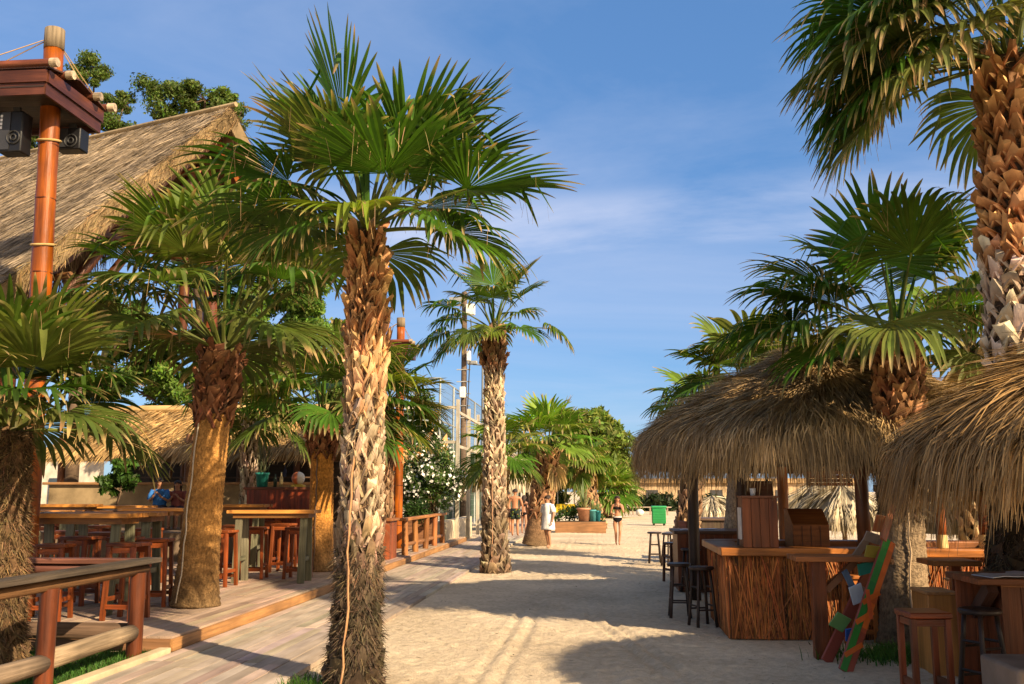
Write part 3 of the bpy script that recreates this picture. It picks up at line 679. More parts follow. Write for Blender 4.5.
for k, (px, h, c, lb) in enumerate(((281, .34, (.55, .42, .2), 'pale tall bottle beside the ball on the counter'), (275, .3, (.03, .05, .03), 'dark bottle between the pot and the pale bottle'))):
    p = P(px, 487, 21.55); o = MB().lathe([(.001, 0), (.04, 0), (.042, h * .6), (.016, h * .78), (.016, h), (.001, h)], (p[0], 21.55, zc), c, 12).build('bottle', M['plastic'], base=(p[0], 21.55, zc), smooth=True); tag(o, lb, 'bottle')

# ------------------------------------------------------------------ left: big thatched pavilion
def pavilion():
    Rg = P(232, 108, 17.0); ru = np.array([-.934, .358, 0.]); pf = np.array([-.358, -.934, 0.]); z = np.array([0, 0, 1.])
    ps = unit(pf - z * .98); nrm = unit(np.cross(ru, ps)); nrm = nrm if nrm[2] > 0 else -nrm
    pb = unit(-pf - z * .98); nb = unit(np.cross(ru, pb)); nb = nb if nb[2] > 0 else -nb
    SF, SBK = 7.6, 1.5; SL = SF; U = 15.0
    t = thing('thatched_pavilion', 'large open pavilion with a steep straw roof at the left', 'pavilion', (Rg[0] - 3, Rg[1], DZ))
    mb = MB()
    for d, nn, SL in ((ps, nrm, SF), (pb, nb, SBK)):   # the packed thatch slab on each slope
        q = [Rg + ru * a + d * s - nn * h for a in (.0, U) for s in (0, SL) for h in (.0, .30)]
        mb.add(q, [(0, 2, 6, 4), (1, 5, 7, 3), (0, 1, 3, 2), (4, 6, 7, 5), (2, 3, 7, 6), (0, 4, 5, 1)], (.24, .17, .09))
    SL = SF
    SC = (np.array([.37, .285, .185]), np.array([.23, .18, .125]))
    thatch_flat(mb, Rg, ru, ps, nrm, U * .75, SL, 48000, .4, .006, SC, .022, .16)
    thatch_flat(mb, Rg, ru, pb, nb, 5, SBK, 2500, .5, .008, SC, .03)
    # ragged gable edge and ridge roll
    n = 4200; s = rng.uniform(-.1, SL, n); k = np.linspace(0, 1, 3)
    o = Rg + ps * s[:, None] - nrm * rng.uniform(-.02, .32, (n, 1)) + ru * rng.uniform(0, .15, (n, 1))
    d = unit(-ru * rng.uniform(.05, .6, (n, 1)) + ps * rng.uniform(.4, 1, (n, 1)) + nrm * rng.normal(0, .15, (n, 1)))
    C = o[:, None] + d[:, None] * (k * 1)[None, :, None] * rng.uniform(.12, .4, (n, 1, 1)); mb.strips(C, unit(nrm + rng.normal(0, .3, (n, 3))), np.tile(np.array([1, .8, .2]) * .005, (n, 1)), jit((.30, .20, .09), n, .35))
    mb.log(Rg + ru * -.1 + z * .06, Rg + ru * U + z * .06, .05, (.36, .27, .15), 10)
    mb.build('thatch_roof', M['straw'], t)
    BC = (.17, .05, .012)
    for d, nn, SL in ((ps, nrm, SF), (pb, nb, SBK)):   # barge boards, rafters and purlins below the slab
        MB().beam(Rg - nn * .42 + ru * .4 , Rg - nn * .42 + ru * .4 + d * SL, .1, .16, BC, nn).build('barge_board', M['varnish'], t)
        mb = MB()
        for a in np.arange(.9, 13, 1.2): mb.log(Rg + ru * a - nn * .40, Rg + ru * a - nn * .40 + d * (SL - .1), .07, j1((.28, .12, .05)), 8)
        for s in ((1.6, 3.4, 5.2, 6.8) if SL > 3 else (.9,)): mb.log(Rg + d * s - nn * .53 + ru * .0, Rg + d * s - nn * .53 + ru * 13, .06, j1((.25, .11, .04)), 8)
        mb.build('rafters', M['wood'], t)
    # gable king post, collar beam and long raking struts
    g0 = Rg + ru * 1.0
    mb = MB(); mb.log(g0 + pf * 3.7 - z * 4.45, g0 - pf * .7 - z * 4.45, .12, (.10, .034, .012), 10); mb.log(g0 - z * .6, g0 - z * 4.3, .1, (.09, .03, .012), 10)
    mb.log(g0 + pf * 2.0 - z * 2.9, g0 - pf * .7 - z * 2.9, .10, (.10, .034, .012), 10)
    mb.log(g0 + pf * 3.5 - z * 5.4, g0 + pf * 1.6 - z * 2.6, .10, (.10, .034, .012), 10); mb.log(g0 - pf * .2 - z * 1.0, g0 + pf * 2.2 - z * 4.2, .08, (.08, .03, .012), 10)
    mb.build('gable_beams', M['varnish'], t)
    mb = MB(); gs = Rg + ru * 2.6; q = [gs - z * .75, gs + pf * 4.3 - z * 4.85, gs + pf * 4.3 - z * 5.2, gs + pf * 1.2 - z * 3.2, gs - pf * .9 - z * 1.7]
    mb.add([a + ru * h for h in (0, .1) for a in q], [(0, 1, 2, 3, 4), (9, 8, 7, 6, 5)] + [(i, 5 + i, 5 + (i + 1) % 5, (i + 1) % 5) for i in range(5)], (.085, .05, .025))
    n = 2600; uu = rng.uniform(-.9, 4.3, n); zt = np.where(uu > 0, -.75 - uu * .95, -.75 + uu * .95); zz = zt - rng.random(n) * np.clip(.35 + .25 * uu + .9 * (np.abs(uu - 1.2) < 1.3), .2, 1.4); C0 = gs + pf * uu[:, None] + z * zz[:, None] - ru * rng.uniform(.0, .05, (n, 1))
    C = np.stack([C0, C0 - z * .25 + pf * rng.normal(0, .02, (n, 1)), C0 - z * .5 - ru * .04 + pf * rng.normal(0, .04, (n, 1))], 1); mb.strips(C, np.tile(pf, (n, 1)), np.tile(np.array([1, 1, .3]) * .008, (n, 1)), jit((.15, .09, .04), n, .35)); mb.build('gable_screen', M['straw'], t)
    for u in (1.0, 7.0, 13.0):
        for s in (-.75, 3.6):
            b = Rg + ru * u + pf * s; MB().log((b[0], b[1], DZ), (b[0], b[1], Rg[2] - (4.1 if s > 0 else 1.25)), .16 if u == 1 else .13, j1((.13, .03, .01)), 12).build('column', M['varnish'], t, smooth=True)
pavilion()

# ------------------------------------------------------------------ varnished poles carrying small plank roofs
def speaker_pole(label, base, px_top, Y, r, lean, s=1.0, speakers=True, front=None):
    base = np.asarray(base, float); top = np.asarray(px_top, float)
    t = thing('canopy_pole', label, 'pole', tuple(base), 'varnished poles with small plank roofs')
    at = lambda z: base + (top - base) * ((z - base[2]) / (top[2] - base[2]))
    jm = MB().log(base, at(top[2] - .28 * s), r, (.23, .056, .003), 16, r * .88, 26, .03)
    for f_ in np.arange(.06, .93, .105) + rng.normal(0, .018, 9): q_ = at(base[2] + (top[2] - base[2]) * f_); jm.tube([q_ - [0, 0, .012], q_, q_ + [0, 0, .012]], [r * (1.0 - .12 * f_) * k_ for k_ in (1.0, 1.035, 1.0)], (.09, .022, .004), 16)
    jm.build('pole', M['varnish'], t, smooth=True)
    MB().log(at(top[2] - .30 * s), top, r * .96, (.21, .16, .10), 16, r * .93, 3).build('pole_cap', M['oldwood'], t, smooth=True)
    mb = MB()
    for zz in (.45, .62, .8): mb.tube([at(top[2] * zz) + np.array([math.cos(a) * r * 1.04, math.sin(a) * r * 1.04, .03 * math.sin(a)]) for a in np.linspace(0, 6.28, 14)], .016 * s, (.45, .3, .12), 6)
    mb.build('rope_lashing', M['cloth'], t)
    c = at(top[2] - 1.06 * s); x0, x1 = c[0] - .95 * s, c[0] + .37 * s; y0, y1 = c[1] - .72 * s, c[1] + .72 * s; z0 = c[2] - .22 * s; h = .17 * s
    cl = (.075, .024, .012)
    mb = MB()
    for k in range(2):
        zz = z0 + k * h * .98; o = -.03 * s * (1 - k)
        mb.beam((x0 - o, y0 - o, zz + h / 2), (x1 + o, y0 - o, zz + h / 2), .04 * s, h, j1(cl)); mb.beam((x0 - o, y1 + o, zz + h / 2), (x1 + o, y1 + o, zz + h / 2), .04 * s, h, j1(cl))
        mb.beam((x1 + o, y0 + .021 * s, zz + h / 2), (x1 + o, y1 - .021 * s, zz + h / 2), .04 * s, h, j1(cl)); mb.beam((x0 - o, y0 + .021 * s, zz + h / 2), (x0 - o, y1 - .021 * s, zz + h / 2), .04 * s, h, j1(cl))
    mb.build('fascia', M['varnish'], t)
    mb = MB(); n = 7
    for i in range(n):
        ya, yb = y0 + (y1 - y0) * i / n, y0 + (y1 - y0) * (i + 1) / n
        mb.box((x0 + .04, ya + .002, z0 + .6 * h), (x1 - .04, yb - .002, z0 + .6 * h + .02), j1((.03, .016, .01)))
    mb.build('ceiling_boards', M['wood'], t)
    mb = MB(); n = 8; zt = z0 + 2 * h
    for i in range(n):
        xa, xb = x0 - .04 + (x1 - x0 + .08) * i / n, x0 - .04 + (x1 - x0 + .08) * (i + 1) / n; mb.beam(((xa + xb) / 2, y0 - .04 * s, zt + .02 * s), ((xa + xb) / 2, c[1], zt + .17 * s), xb - xa - .004, .022, j1((.10, .04, .025))); mb.beam(((xa + xb) / 2, y1 + .04 * s, zt + .02 * s), ((xa + xb) / 2, c[1], zt + .17 * s), xb - xa - .004, .022, j1((.10, .04, .025)))
    mb.build('roof_boards', M['wood'], t)
    mb = MB(); zr = zt + .075 * s
    for y in (y0 - .03 * s, c[1] - .36 * s, c[1] + .36 * s, y1 + .03 * s):
        mb.log((x0 - .12 * s, y, zr), (x1 + .14 * s, y, zr), .055 * s, (.13, .04, .018), 10)
        mb.log((x1 + .06 * s, y, zr), (x1 + .16 * s, y, zr), .062 * s, (.40, .31, .20), 10)
    mb.build('roof_logs', M['varnish'], t)
    mb = MB()
    for ex, ey in ((x1, y1), (x1 - .05, y1 - .2), (x0, y0), (x0, y0 + .3)): mb.tube([top - np.array([0, 0, .1 * s]), np.array([(top[0] + ex) / 2, (top[1] + ey) / 2, top[2] - .5 * s]), np.array([ex, ey, zt + .05 * s])], .008 * s, (.33, .22, .10), 5)
    mb.build('guy_rope', M['cloth'], t)
    if speakers:
        for i, (dx, dy, lb) in enumerate(((-.34, -.22, 'black loudspeaker with a pale badge hanging under the near pole roof on its left'), (.1, .42, 'black loudspeaker hanging under the near pole roof on its right'))):
            b = np.array([c[0] + dx * s, c[1] + dy * s, z0 - .02]); k = thing('loudspeaker', lb, 'loudspeaker', tuple(b))
            w_, d_, hh = (.17, .24, .62) if i == 0 else (.19, .24, .36)
            MB().box(b + [-w_, -d_ / 2, -hh], b + [w_, d_ / 2, -.04], (.006, .006, .007)).build('case', M['black'], k, bevel=.02)
            mb = MB(); mb.box(b + [-w_ + .03, -d_ / 2 - .012, -hh + .03], b + [.0, -d_ / 2 - .001, -.06], (.03, .03, .032)); mb.build('grille', M['black'], k)
            mb = MB()
            for zz in (-.42 if i == 0 else -.24,):
                for rr in (.09, .04): mb.tube([b + [.06 + math.cos(a) * rr, -d_ / 2 - .014, zz + math.sin(a) * rr] for a in np.linspace(0, 6.28, 18)], .012, (.02, .02, .02), 6)
            mb.build('speaker_cone', M['black'], k)
            MB().box(b + [-.05, -.02, -.045], b + [.05, .02, .06], (.05, .05, .05)).build('bracket', M['metal'], k)
            if i == 0:
                mb = MB()
                for q in range(4): mb.box(b + [-.14, -d_ / 2 - .018, -.30 + q * .055], b + [-.11, -d_ / 2 - .0125, -.262 + q * .055], (.6, .6, .58))
                mb.build('badge', M['paint'], k)
    return t
pt = P(55, 30, 12.0); b0 = G(22, 618, DZ); b0 = np.array([P(24, 400, 12.0)[0] , 12.0, DZ]); pb_ = P(24, 560, 12.0)
b0[0] = P(23, 610, 12)[0]
pt2 = np.array([b0[0] + .02, 12.0, pt[2]]); pt2[0] = pt[0]
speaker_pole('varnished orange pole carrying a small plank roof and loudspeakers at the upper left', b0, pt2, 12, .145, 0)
pt = P(401, 318, 27.0); b0 = np.array([P(398, 520, 27.0)[0], 27.0, DZ])
speaker_pole('distant varnished pole with a small plank roof behind the big shaggy palm', b0, pt, 27, .13, 0, .92, False)
# ------------------------------------------------------------------ left rear: thatched bar hut
def rear_hut():
    a, b = P(112, 412, 27.5), P(330, 412, 27.5); z0 = .85; ridge = a[2]; ev = P(200, 452, 25.2)[2]
    t = thing('thatched_bar_hut', 'low thatched bar hut behind the deck tables with a dark open front', 'hut', ((a[0] + b[0]) / 2, 27.5, z0))
    mb = MB(); A0 = np.array([a[0] - .6, 27.5, ridge]); ru = np.array([1., 0, 0]); W = b[0] - a[0] + 1.4
    ps = unit(np.array([0, -2.4, ev - ridge])); S_ = np.linalg.norm([2.4, ev - ridge]); nr = np.array([0, -ps[2] * -1, 0]); nr = unit(np.cross(ps, ru)); nr = nr if nr[2] > 0 else -nr
    p2 = ps * [1, -1, 1]; n2 = nr * [1, -1, 1]
    for d, nn in ((ps, nr), (p2, n2)):
        q = [A0 + ru * u + d * s - nn * h for u in (0, W) for s in (0, S_) for h in (.02, .28)]
        mb.add(q, [(0, 2, 6, 4), (1, 5, 7, 3), (0, 1, 3, 2), (4, 6, 7, 5), (2, 3, 7, 6), (0, 4, 5, 1)], (.25, .17, .08))
    thatch_flat(mb, A0, ru, ps, nr, W, S_, 9000, .55, .014, (np.array([.50, .32, .13]), np.array([.36, .24, .10])), .05, .1, .3)
    thatch_flat(mb, A0, ru, p2, n2, W, S_, 1500, .55, .012, (STRAW, GREY), .05)
    mb.log(A0 + [0, 0, .05], A0 + ru * W + [0, 0, .05], .14, (.42, .28, .12), 10)
    mb.build('thatch_roof', M['straw'], t)
    cz = P(200, 482, 24.9)[2]
    for x in np.linspace(a[0] - .3, b[0] + .3, 5):
        for y in (25.5, 29.3): MB().log((x, y, z0), (x, y, ev + .5), .1, j1((.16, .07, .03)), 10).build('column', M['wood'], t)
    MB().box((a[0] - .5, 24.95, cz - .07), (b[0] + .5, 25.4, cz), (.32, .17, .07)).build('counter_top', M['wood'], t, bevel=.01)
    MB().box((a[0] - .35, 25.05, z0), (b[0] + .35, 25.2, cz - .072), (.30, .22, .12)).build('counter_front', M['concrete'], t)
    MB().box((a[0] - .4, 29.5, z0), (b[0] + .4, 29.6, ridge - 1.2), (.05, .035, .025)).build('back_wall_panel', M['wood'], t)
    mb = MB()
    for k in range(3): mb.box((a[0] + .2, 29.15, 1.7 + k * .5), (b[0] - .2, 29.45, 1.74 + k * .5), (.12, .07, .04))
    mb.build('shelf', M['wood'], t)
    # bottles on the back shelves
    return a, b
ra, rb = rear_hut()
for i in range(8):
    x = ra[0] + .5 + i * .62; c = [(.05, .10, .05), (.25, .12, .03), (.5, .45, .35), (.04, .05, .12)][i % 4]
    z = 1.74 + .5 * (i % 2); o = MB().lathe([(.001, 0), (.05, 0), (.05, .2), (.018, .28), (.018, .36), (.001, .36)], (x, 29.3, z), c, 10).build('bottle', M['plastic'], base=(x, 29.3, z)); tag(o, 'small bottle on the shelf deep inside the dark bar hut', 'bottle', 'bottles on the hut shelves')

# broad trees behind the pavilion and the hut
def blob(px, py, Y, rpx, n, fl=1.0):
    c = P(px, py, Y); r = rpx / F * Y; return (c, (r, r, r * fl), n)
tree('broadleaf_tree', 'tall feathery tree rising behind the straw roof ridge, left of its neighbour', G(80, 512)[:2].tolist() and np.array([P(70, 500, 30)[0], 30, .2]), [blob(94, 76, 30, 27, 5200), blob(112, 116, 30, 26, 4400), blob(22, 128, 30, 30, 4600), blob(66, 112, 31, 24, 3000), blob(124, 104, 31, 16, 1600)], .065, (.075, .115, .018), .22, group='trees behind the pavilion', seed=21)
tree('broadleaf_tree', 'feathery tree with two lobes showing above the gable tip of the straw roof', np.array([P(200, 500, 32)[0], 32, .2]), [blob(162, 98, 32, 33, 7600), blob(205, 100, 32, 30, 6400, .85), blob(228, 104, 32, 26, 4200, .85), blob(185, 120, 32, 22, 2200), blob(238, 120, 32, 16, 1200)], .07, (.075, .115, .018), .22, group='trees behind the pavilion', seed=22)
tree('leafy_tree', 'dense bright green tree filling the gap between the pavilion and the roped palm', np.array([P(190, 500, 34)[0], 34, .2]), [blob(170, 380, 34, 38, 6000), blob(215, 330, 34, 44, 6500), blob(190, 270, 34, 36, 4000), blob(260, 360, 35, 40, 5000), blob(300, 310, 35, 36, 4000), blob(145, 330, 34, 34, 4500), blob(120, 380, 34, 30, 4000), blob(110, 320, 34, 34, 5500), blob(125, 350, 33, 30, 4500), blob(95, 380, 34, 30, 4500), blob(270, 390, 35, 34, 5000), blob(285, 350, 35, 34, 5000), blob(240, 320, 34, 34, 5000), blob(305, 290, 35, 34, 5500), blob(325, 340, 35, 34, 5000), blob(275, 255, 35, 30, 4000), blob(330, 385, 35, 30, 4000), blob(165, 340, 33, 30, 4500), blob(185, 390, 33, 30, 4500), blob(250, 290, 35, 30, 3000)], .10, (.11, .19, .025), .2, group='trees behind the pavilion', seed=23)
tree('leafy_tree', 'green tree seen between the big shaggy palm and the sports court fence', np.array([P(410, 500, 46)[0], 46, .0]), [blob(415, 420, 46, 28, 3500), blob(385, 440, 46, 28, 3000), blob(345, 400, 46, 34, 3500), blob(440, 440, 47, 22, 2000)], .15, (.06, .105, .018), .2, group='trees behind the pavilion', seed=24)
tree('shrub', 'small bright green bush beside the far left hut columns', np.array([P(118, 500, 23)[0], 23, .85]), [blob(122, 474, 23, 16, 1500), blob(108, 484, 23, 12, 900)], .1, (.05, .11, .015), .05, cat='shrub', seed=25)
def white_wall():
    a, b = P(40, 470, 36), P(100, 470, 36); t = thing('pale_building', 'small pale building glimpsed under the pavilion at the far left', 'building', ((a[0] + b[0]) / 2, 36, 0))
    MB().box((a[0] - 3, 36, 0), (b[0], 36.3, 3.3), (.62, .55, .44)).build('wall', M['concrete'], t); MB().box((a[0] - 3.2, 35.6, 3.302), (b[0] + .3, 36.6, 3.5), (.3, .2, .12)).build('roof', M['wood'], t)
    MB().box((P(50, 480, 36)[0], 35.93, 1.2), (P(58, 480, 36)[0], 35.997, 2.3), (.05, .07, .09)).build('window', M['plastic'], t)
white_wall()

# ------------------------------------------------------------------ middle left: rustic rail, planter, wall, trellis, court fence
def rustic_rail():
    t = thing('rustic_rail', 'rough orange log handrail with five posts beside the boardwalk', 'railing', (-4.95, 26.5, DZ)); ys = [24.2, 25.6, 27.0, 28.5, 30.0]
    for i, y in enumerate(ys): MB().log((-4.93, y, .06), (-4.93 + rng.normal(0, .02), y, 1.06), .085, j1((.26, .10, .028)), 10, .075, 5, .05).build('post', M['wood'], t)
    mb = MB(); mb.beam((-4.93, 23.8, 1.09), (-4.93, 30.3, 1.09), .19, .07, (.34, .14, .04)); mb.build('top_rail', M['wood'], t, bevel=.012)
    MB().log((-4.95, 24.0, .45), (-4.95, 30.2, .42), .05, (.25, .11, .04), 8).build('middle_rail', M['wood'], t)
rustic_rail()
def slat_bar():
    a = P(378, 505, 23.0); b = P(398, 505, 23.0)
    panel_counter('drinks_counter', 'reddish plank counter just right of the big shaggy palm on the deck', (a[0] - .2, 22.6, DZ), (b[0] - .1, 23.4, 1.15), (.26, .10, .03), (.19, .05, .015))
slat_bar()
for i, px in enumerate((384, 391)):
    q = P(px, 500, 28.0 + i); o = MB().log((q[0], q[1], DZ), (q[0], q[1], 4.2), .12, (.22, .062, .013), 12).build('round_post', M['varnish'], base=(q[0], q[1], DZ), smooth=True)
    tag(o, ['reddish round timber post left of the distant pole, nearer of a pair', 'reddish round timber post just left of the distant pole, farther of a pair'][i], 'post')
# planter with trailing green
t = thing('planter_box', 'wooden planter box with dark trailing greenery behind the rough handrail', 'planter', (P(415, 510, 29.5)[0], 29.5, DZ)); q = P(415, 510, 29.5)
MB().box((q[0] - .75, 29.2, DZ), (q[0] + .6, 29.8, .95), (.2, .09, .04)).build('box', M['wood'], t, bevel=.01)
mb = MB()
for k in range(14): leaf_cloud(mb, (q[0] + rng.uniform(-.7, .55), 29.5 + rng.uniform(-.3, .2), rng.uniform(.95, 1.5)), .28, 260, .07, np.array([.04, .085, .015]) * rng.uniform(.7, 1.3), sq=.5)
mb.build('greenery', M['treeleaf'], t)
# flowering oleander
def oleander():
    c = P(428, 478, 33.0); t = thing('oleander_bush', 'tall oleander bush covered in white flowers beside the pale trellis', 'bush', (c[0], 33, DZ)); mb = MB(); st = MB(); fl = MB()
    for k in range(70):
        d = unit(rng.standard_normal(3)) * rng.uniform(.3, 1) ; cc = c + d * [1.35, .9, 1.35]; st.tube([(c[0] + d[0] * .2, 33, DZ), (c + cc) / 2, cc], [.03, .02, .008], (.14, .10, .05), 4)
        leaf_cloud(mb, cc, .34, 130, .1, np.array([.06, .105, .022]) * rng.uniform(.75, 1.35), sq=.6)
        if k % 3 != 2: leaf_cloud(fl, cc + d * [.12, .12, .15] - [0, .12, 0], .3, 20, .062, (.72, .70, .60), .02, 2.2, .8)
    st.build('stems', M['bark'], t); mb.build('foliage', M['treeleaf'], t); fl.build('flowers', M['cloth'], t)
oleander()
o = MB(); o.box((-5.35, 31.2, .03), (-5.02, 37.6, .82), (.56, .47, .33)); o = o.build('low_wall', M['concrete'], base=(-5.2, 34.4, 0), bevel=.02); tag(o, 'low cream plastered wall along the boardwalk under the trellis posts', 'wall')
def trellis():
    t = thing('trellis_frame', 'pale grey timber trellis frame standing on the low cream wall', 'trellis', (-4.95, 34.2, .05)); cc = (.42, .37, .28)
    for y, h in ((33.2, 5.0), (36.0, 4.9), (38.8, 4.9), (41.8, 4.7)): MB().box((-5.01, y - .06, .06), (-4.89, y + .06, h), j1(cc, .06)).build('post', M['wood'], t)
    for z in (4.55, 3.35): MB().beam((-4.95, 33.262, z), (-4.95, 41.7, z), .08, .1, cc).build('crossbeam', M['wood'], t)
    for z in (4.72, 3.5): MB().beam((-7.2, 33.2, z), (-5.012, 33.2, z), .08, .1, cc).build('crossbeam', M['wood'], t)
trellis()
def court_fence():
    x, y0, y1, h = P(440, 400, 42)[0], 42.0, 86.0, P(440, 378, 42)[2]
    t = thing('court_fence', 'high wire mesh sports court fence with grey steel posts', 'fence', (x, 60, 0)); mc = (.34, .37, .36)
    for y in np.arange(y0, y1, 4.0): MB().log((x, y, 0), (x, y, h), .05, mc, 8).build('post', M['metal'], t)
    for xx in (x - 4, x - 8): MB().log((xx, y0, 0), (xx, y0, h), .05, mc, 8).build('post', M['metal'], t)
    for z in (h, h * .72): MB().log((x, y0, z), (x, y1, z), .035, mc, 6).build('rail', M['metal'], t); MB().log((x, y0, z), (x - 9, y0, z), .035, mc, 6).build('rail', M['metal'], t)
    mb = MB(); ys = np.arange(y0, y1, .28); mb.rods(np.stack([0 * ys + x, ys, 0 * ys], 1), np.stack([0 * ys + x, ys, 0 * ys + h], 1), .007, (.25, .29, .27), 3)
    zs = np.arange(.2, h, .28); mb.rods(np.stack([0 * zs + x, 0 * zs + y0, zs], 1), np.stack([0 * zs + x, 0 * zs + y1, zs], 1), .007, (.25, .29, .27), 3)
    xs = np.arange(x - 9, x, .28); mb.rods(np.stack([xs, 0 * xs + y0, 0 * xs], 1), np.stack([xs, 0 * xs + y0, 0 * xs + h], 1), .006, (.25, .29, .27), 3)
    mb.rods(np.stack([0 * zs + x, 0 * zs + y0, zs], 1), np.stack([0 * zs + x - 9, 0 * zs + y0, zs], 1), .006, (.25, .29, .27), 3)
    mb.build('wire_mesh', M['metal'], t)
    MB().box((x - .03, y0 + .3, .3), (x - .015, y1, h * .62), (.05, .085, .06)).build('windscreen_fabric', M['cloth'], t)
court_fence()
def sail(name, label, A, B, C):
    A, B, C = map(np.array, (A, B, C)); mb = MB(); n = 10; V = []; idx = {}
    for i in range(n + 1):
        for j in range(n + 1 - i):
            a, b = i / n, j / n; c = 1 - a - b; q = A * c + B * a + C * b; sag = 4 * (a * b + b * c + c * a) / 4 * .5
            idx[i, j] = len(V); V.append(q * (1 - .0) - np.array([0, 0, sag]))
    f = []
    for i in range(n):
        for j in range(n - i):
            f.append((idx[i, j], idx[i + 1, j], idx[i, j + 1]))
            if j < n - i - 1: f.append((idx[i + 1, j], idx[i + 1, j + 1], idx[i, j + 1]))
    V = np.array(V); nV = len(V); mb.add(np.concatenate([V, V - [0, 0, .012]]), f + [tuple(k + nV for k in q[::-1]) for q in f], (.50, .27, .11))
    o = mb.build(name, M['cloth'], base=tuple((A + B + C) / 3), smooth=True); tag(o, label, 'shade sail', 'tan shade sails behind the oleander'); return o
sail('shade_sail', 'tan shade sail tip pointing up right beside the court fence corner', P(385, 462, 37), P(434, 428, 40), P(420, 468, 39))
sail('shade_sail', 'smaller tan shade sail low at the right, above the white oleander', P(418, 462, 38), P(447, 433, 41), P(450, 466, 40))
sail('shade_sail', 'tan shade sail behind the distant varnished pole', P(355, 470, 36), P(412, 440, 38), P(400, 492, 37))
# power pole and court lamp
def power_pole():
    b = P(463, 500, 47); t = thing('power_pole', 'wooden power pole with white boxes and a crossarm behind the court fence', 'power pole', (b[0], 47, 0)); x = b[0]; Z = lambda y: P(463, y, 47)[2]
    MB().log((x, 47, 0), (x, 47, Z(292)), .17, (.14, .10, .07), 10, .13).build('pole', M['bark'], t)
    MB().beam((x - .9, 47, Z(305)), (x + .5, 47, Z(305)), .09, .1, (.18, .15, .11)).build('crossarm', M['oldwood'], t)
    MB().box((x - .75, 46.8, Z(303) + .05), (x - .1, 47.1, Z(300) + .12), (.30, .31, .30)).build('floodlight', M['metal'], t)
    for y, w_, h_, dx in ((311, .45, .55, .35), (357, .2, .5, .28), (393, .28, .55, -.02)): MB().box((x + dx - w_ / 2, 46.55, Z(y) - h_ / 2), (x + dx + w_ / 2, 46.83, Z(y) + h_ / 2), (.68, .67, .62)).build('junction_box', M['paint'], t, bevel=.03)
    mb = MB()
    for k in range(5): zz = Z(370 + k * 12); mb.log((x - .35, 46.85, zz), (x + .35, 46.85, zz), .03, (.35, .35, .33), 6)
    mb.tube([(x + .35, 46.8, Z(320)), (x + .42, 46.8, Z(340)), (x + .3, 46.8, Z(370)), (x + .2, 46.8, Z(420))], .03, (.03, .03, .03), 6); mb.build('step_iron', M['metal'], t)
power_pole()
def court_lamp():
    b = P(482, 500, 52); t = thing('court_lamp', 'slim grey lamp post with a flat floodlight head behind the ringed palm', 'street lamp', (b[0], 52, 0)); z = P(482, 364, 52)[2]
    MB().log((b[0], 52, 0), (b[0], 52, z), .08, (.17, .18, .18), 10, .06).build('pole', M['metal'], t); MB().log((b[0], 52, z - .06), (b[0] - .55, 52, z - .02), .035, (.17, .18, .18), 8).build('arm', M['metal'], t)
    MB().box((b[0] - .85, 51.8, z - .02), (b[0] - .3, 52.2, z + .17), (.30, .30, .28)).build('lamp_head', M['metal'], t, bevel=.03)
court_lamp()

# ------------------------------------------------------------------ far end of the path
def straw_parasol(label, px, py, Y, r, group='straw beach parasols', hz=None, cols=(np.array([.52, .44, .30]), np.array([.34, .29, .20])), n=1500):
    c = P(px, py, Y); hz = c[2]; t = thing('straw_parasol', label, 'parasol', (c[0], Y, 0), group)
    MB().log((c[0], Y, 0), (c[0], Y, hz - .1), .06, (.28, .17, .08), 8).build('pole', M['wood'], t)
    prof = [(.03, 0), (r * .3, -.16 * r), (r * .7, -.45 * r), (r, -.78 * r), (r * 1.04, -1.05 * r)]
    mb = MB(); mb.lathe([(a * .96, z - .06) for a, z in prof], (c[0], Y, hz), cols[1] * .7, 18, cap=False); thatch_round(mb, (c[0], Y, hz), prof, n, r * .55, .016, cols=cols, droop=.8); mb.build('straw_canopy', M['straw'], t)
    return t
straw_parasol('small straw parasol roof behind the men on the boardwalk', 508, 452, 44, 1.7, 'straw roofs beyond the path')
straw_parasol('pale skirted straw parasol seen under the round hut, left of its twin', 815, 484, 25, .95)
straw_parasol('pale skirted straw parasol just right of its twin beyond the bar counter', 842, 482, 23.5, 1.0)
straw_parasol('shaggy straw parasol between the two bamboo bar posts', 962, 472, 18.5, 1.0)
straw_parasol('shaggy straw parasol behind the right bamboo bar post', 1006, 470, 18.0, .95)
straw_parasol('pale far straw parasol seen between the hut posts above the second counter', 712, 497, 42, .95)
def planter_long():
    a, b = P(555, 522, 42), P(606, 522, 42); t = thing('raised_planter', 'long low brown timber planter box beyond the woman in white', 'planter', ((a[0] + b[0]) / 2, 42.5, 0)); h = P(580, 522, 42)[2]
    MB().box((a[0], 42, 0), (b[0], 43.2, h), (.24, .12, .05)).build('box', M['wood'], t, bevel=.015); MB().box((a[0] + .06, 42.06, h + .001), (b[0] - .06, 43.14, h + .02), (.07, .05, .03)).build('soil', M['concrete'], t)
    mb = MB()
    for k in range(12): leaf_cloud(mb, (a[0] + rng.uniform(.1, 2.2), 42.9, h + rng.uniform(.1, .5)), .26, 90, .08, (.05, .10, .02))
    mb.build('plants', M['treeleaf'], t); return h
hp = planter_long()
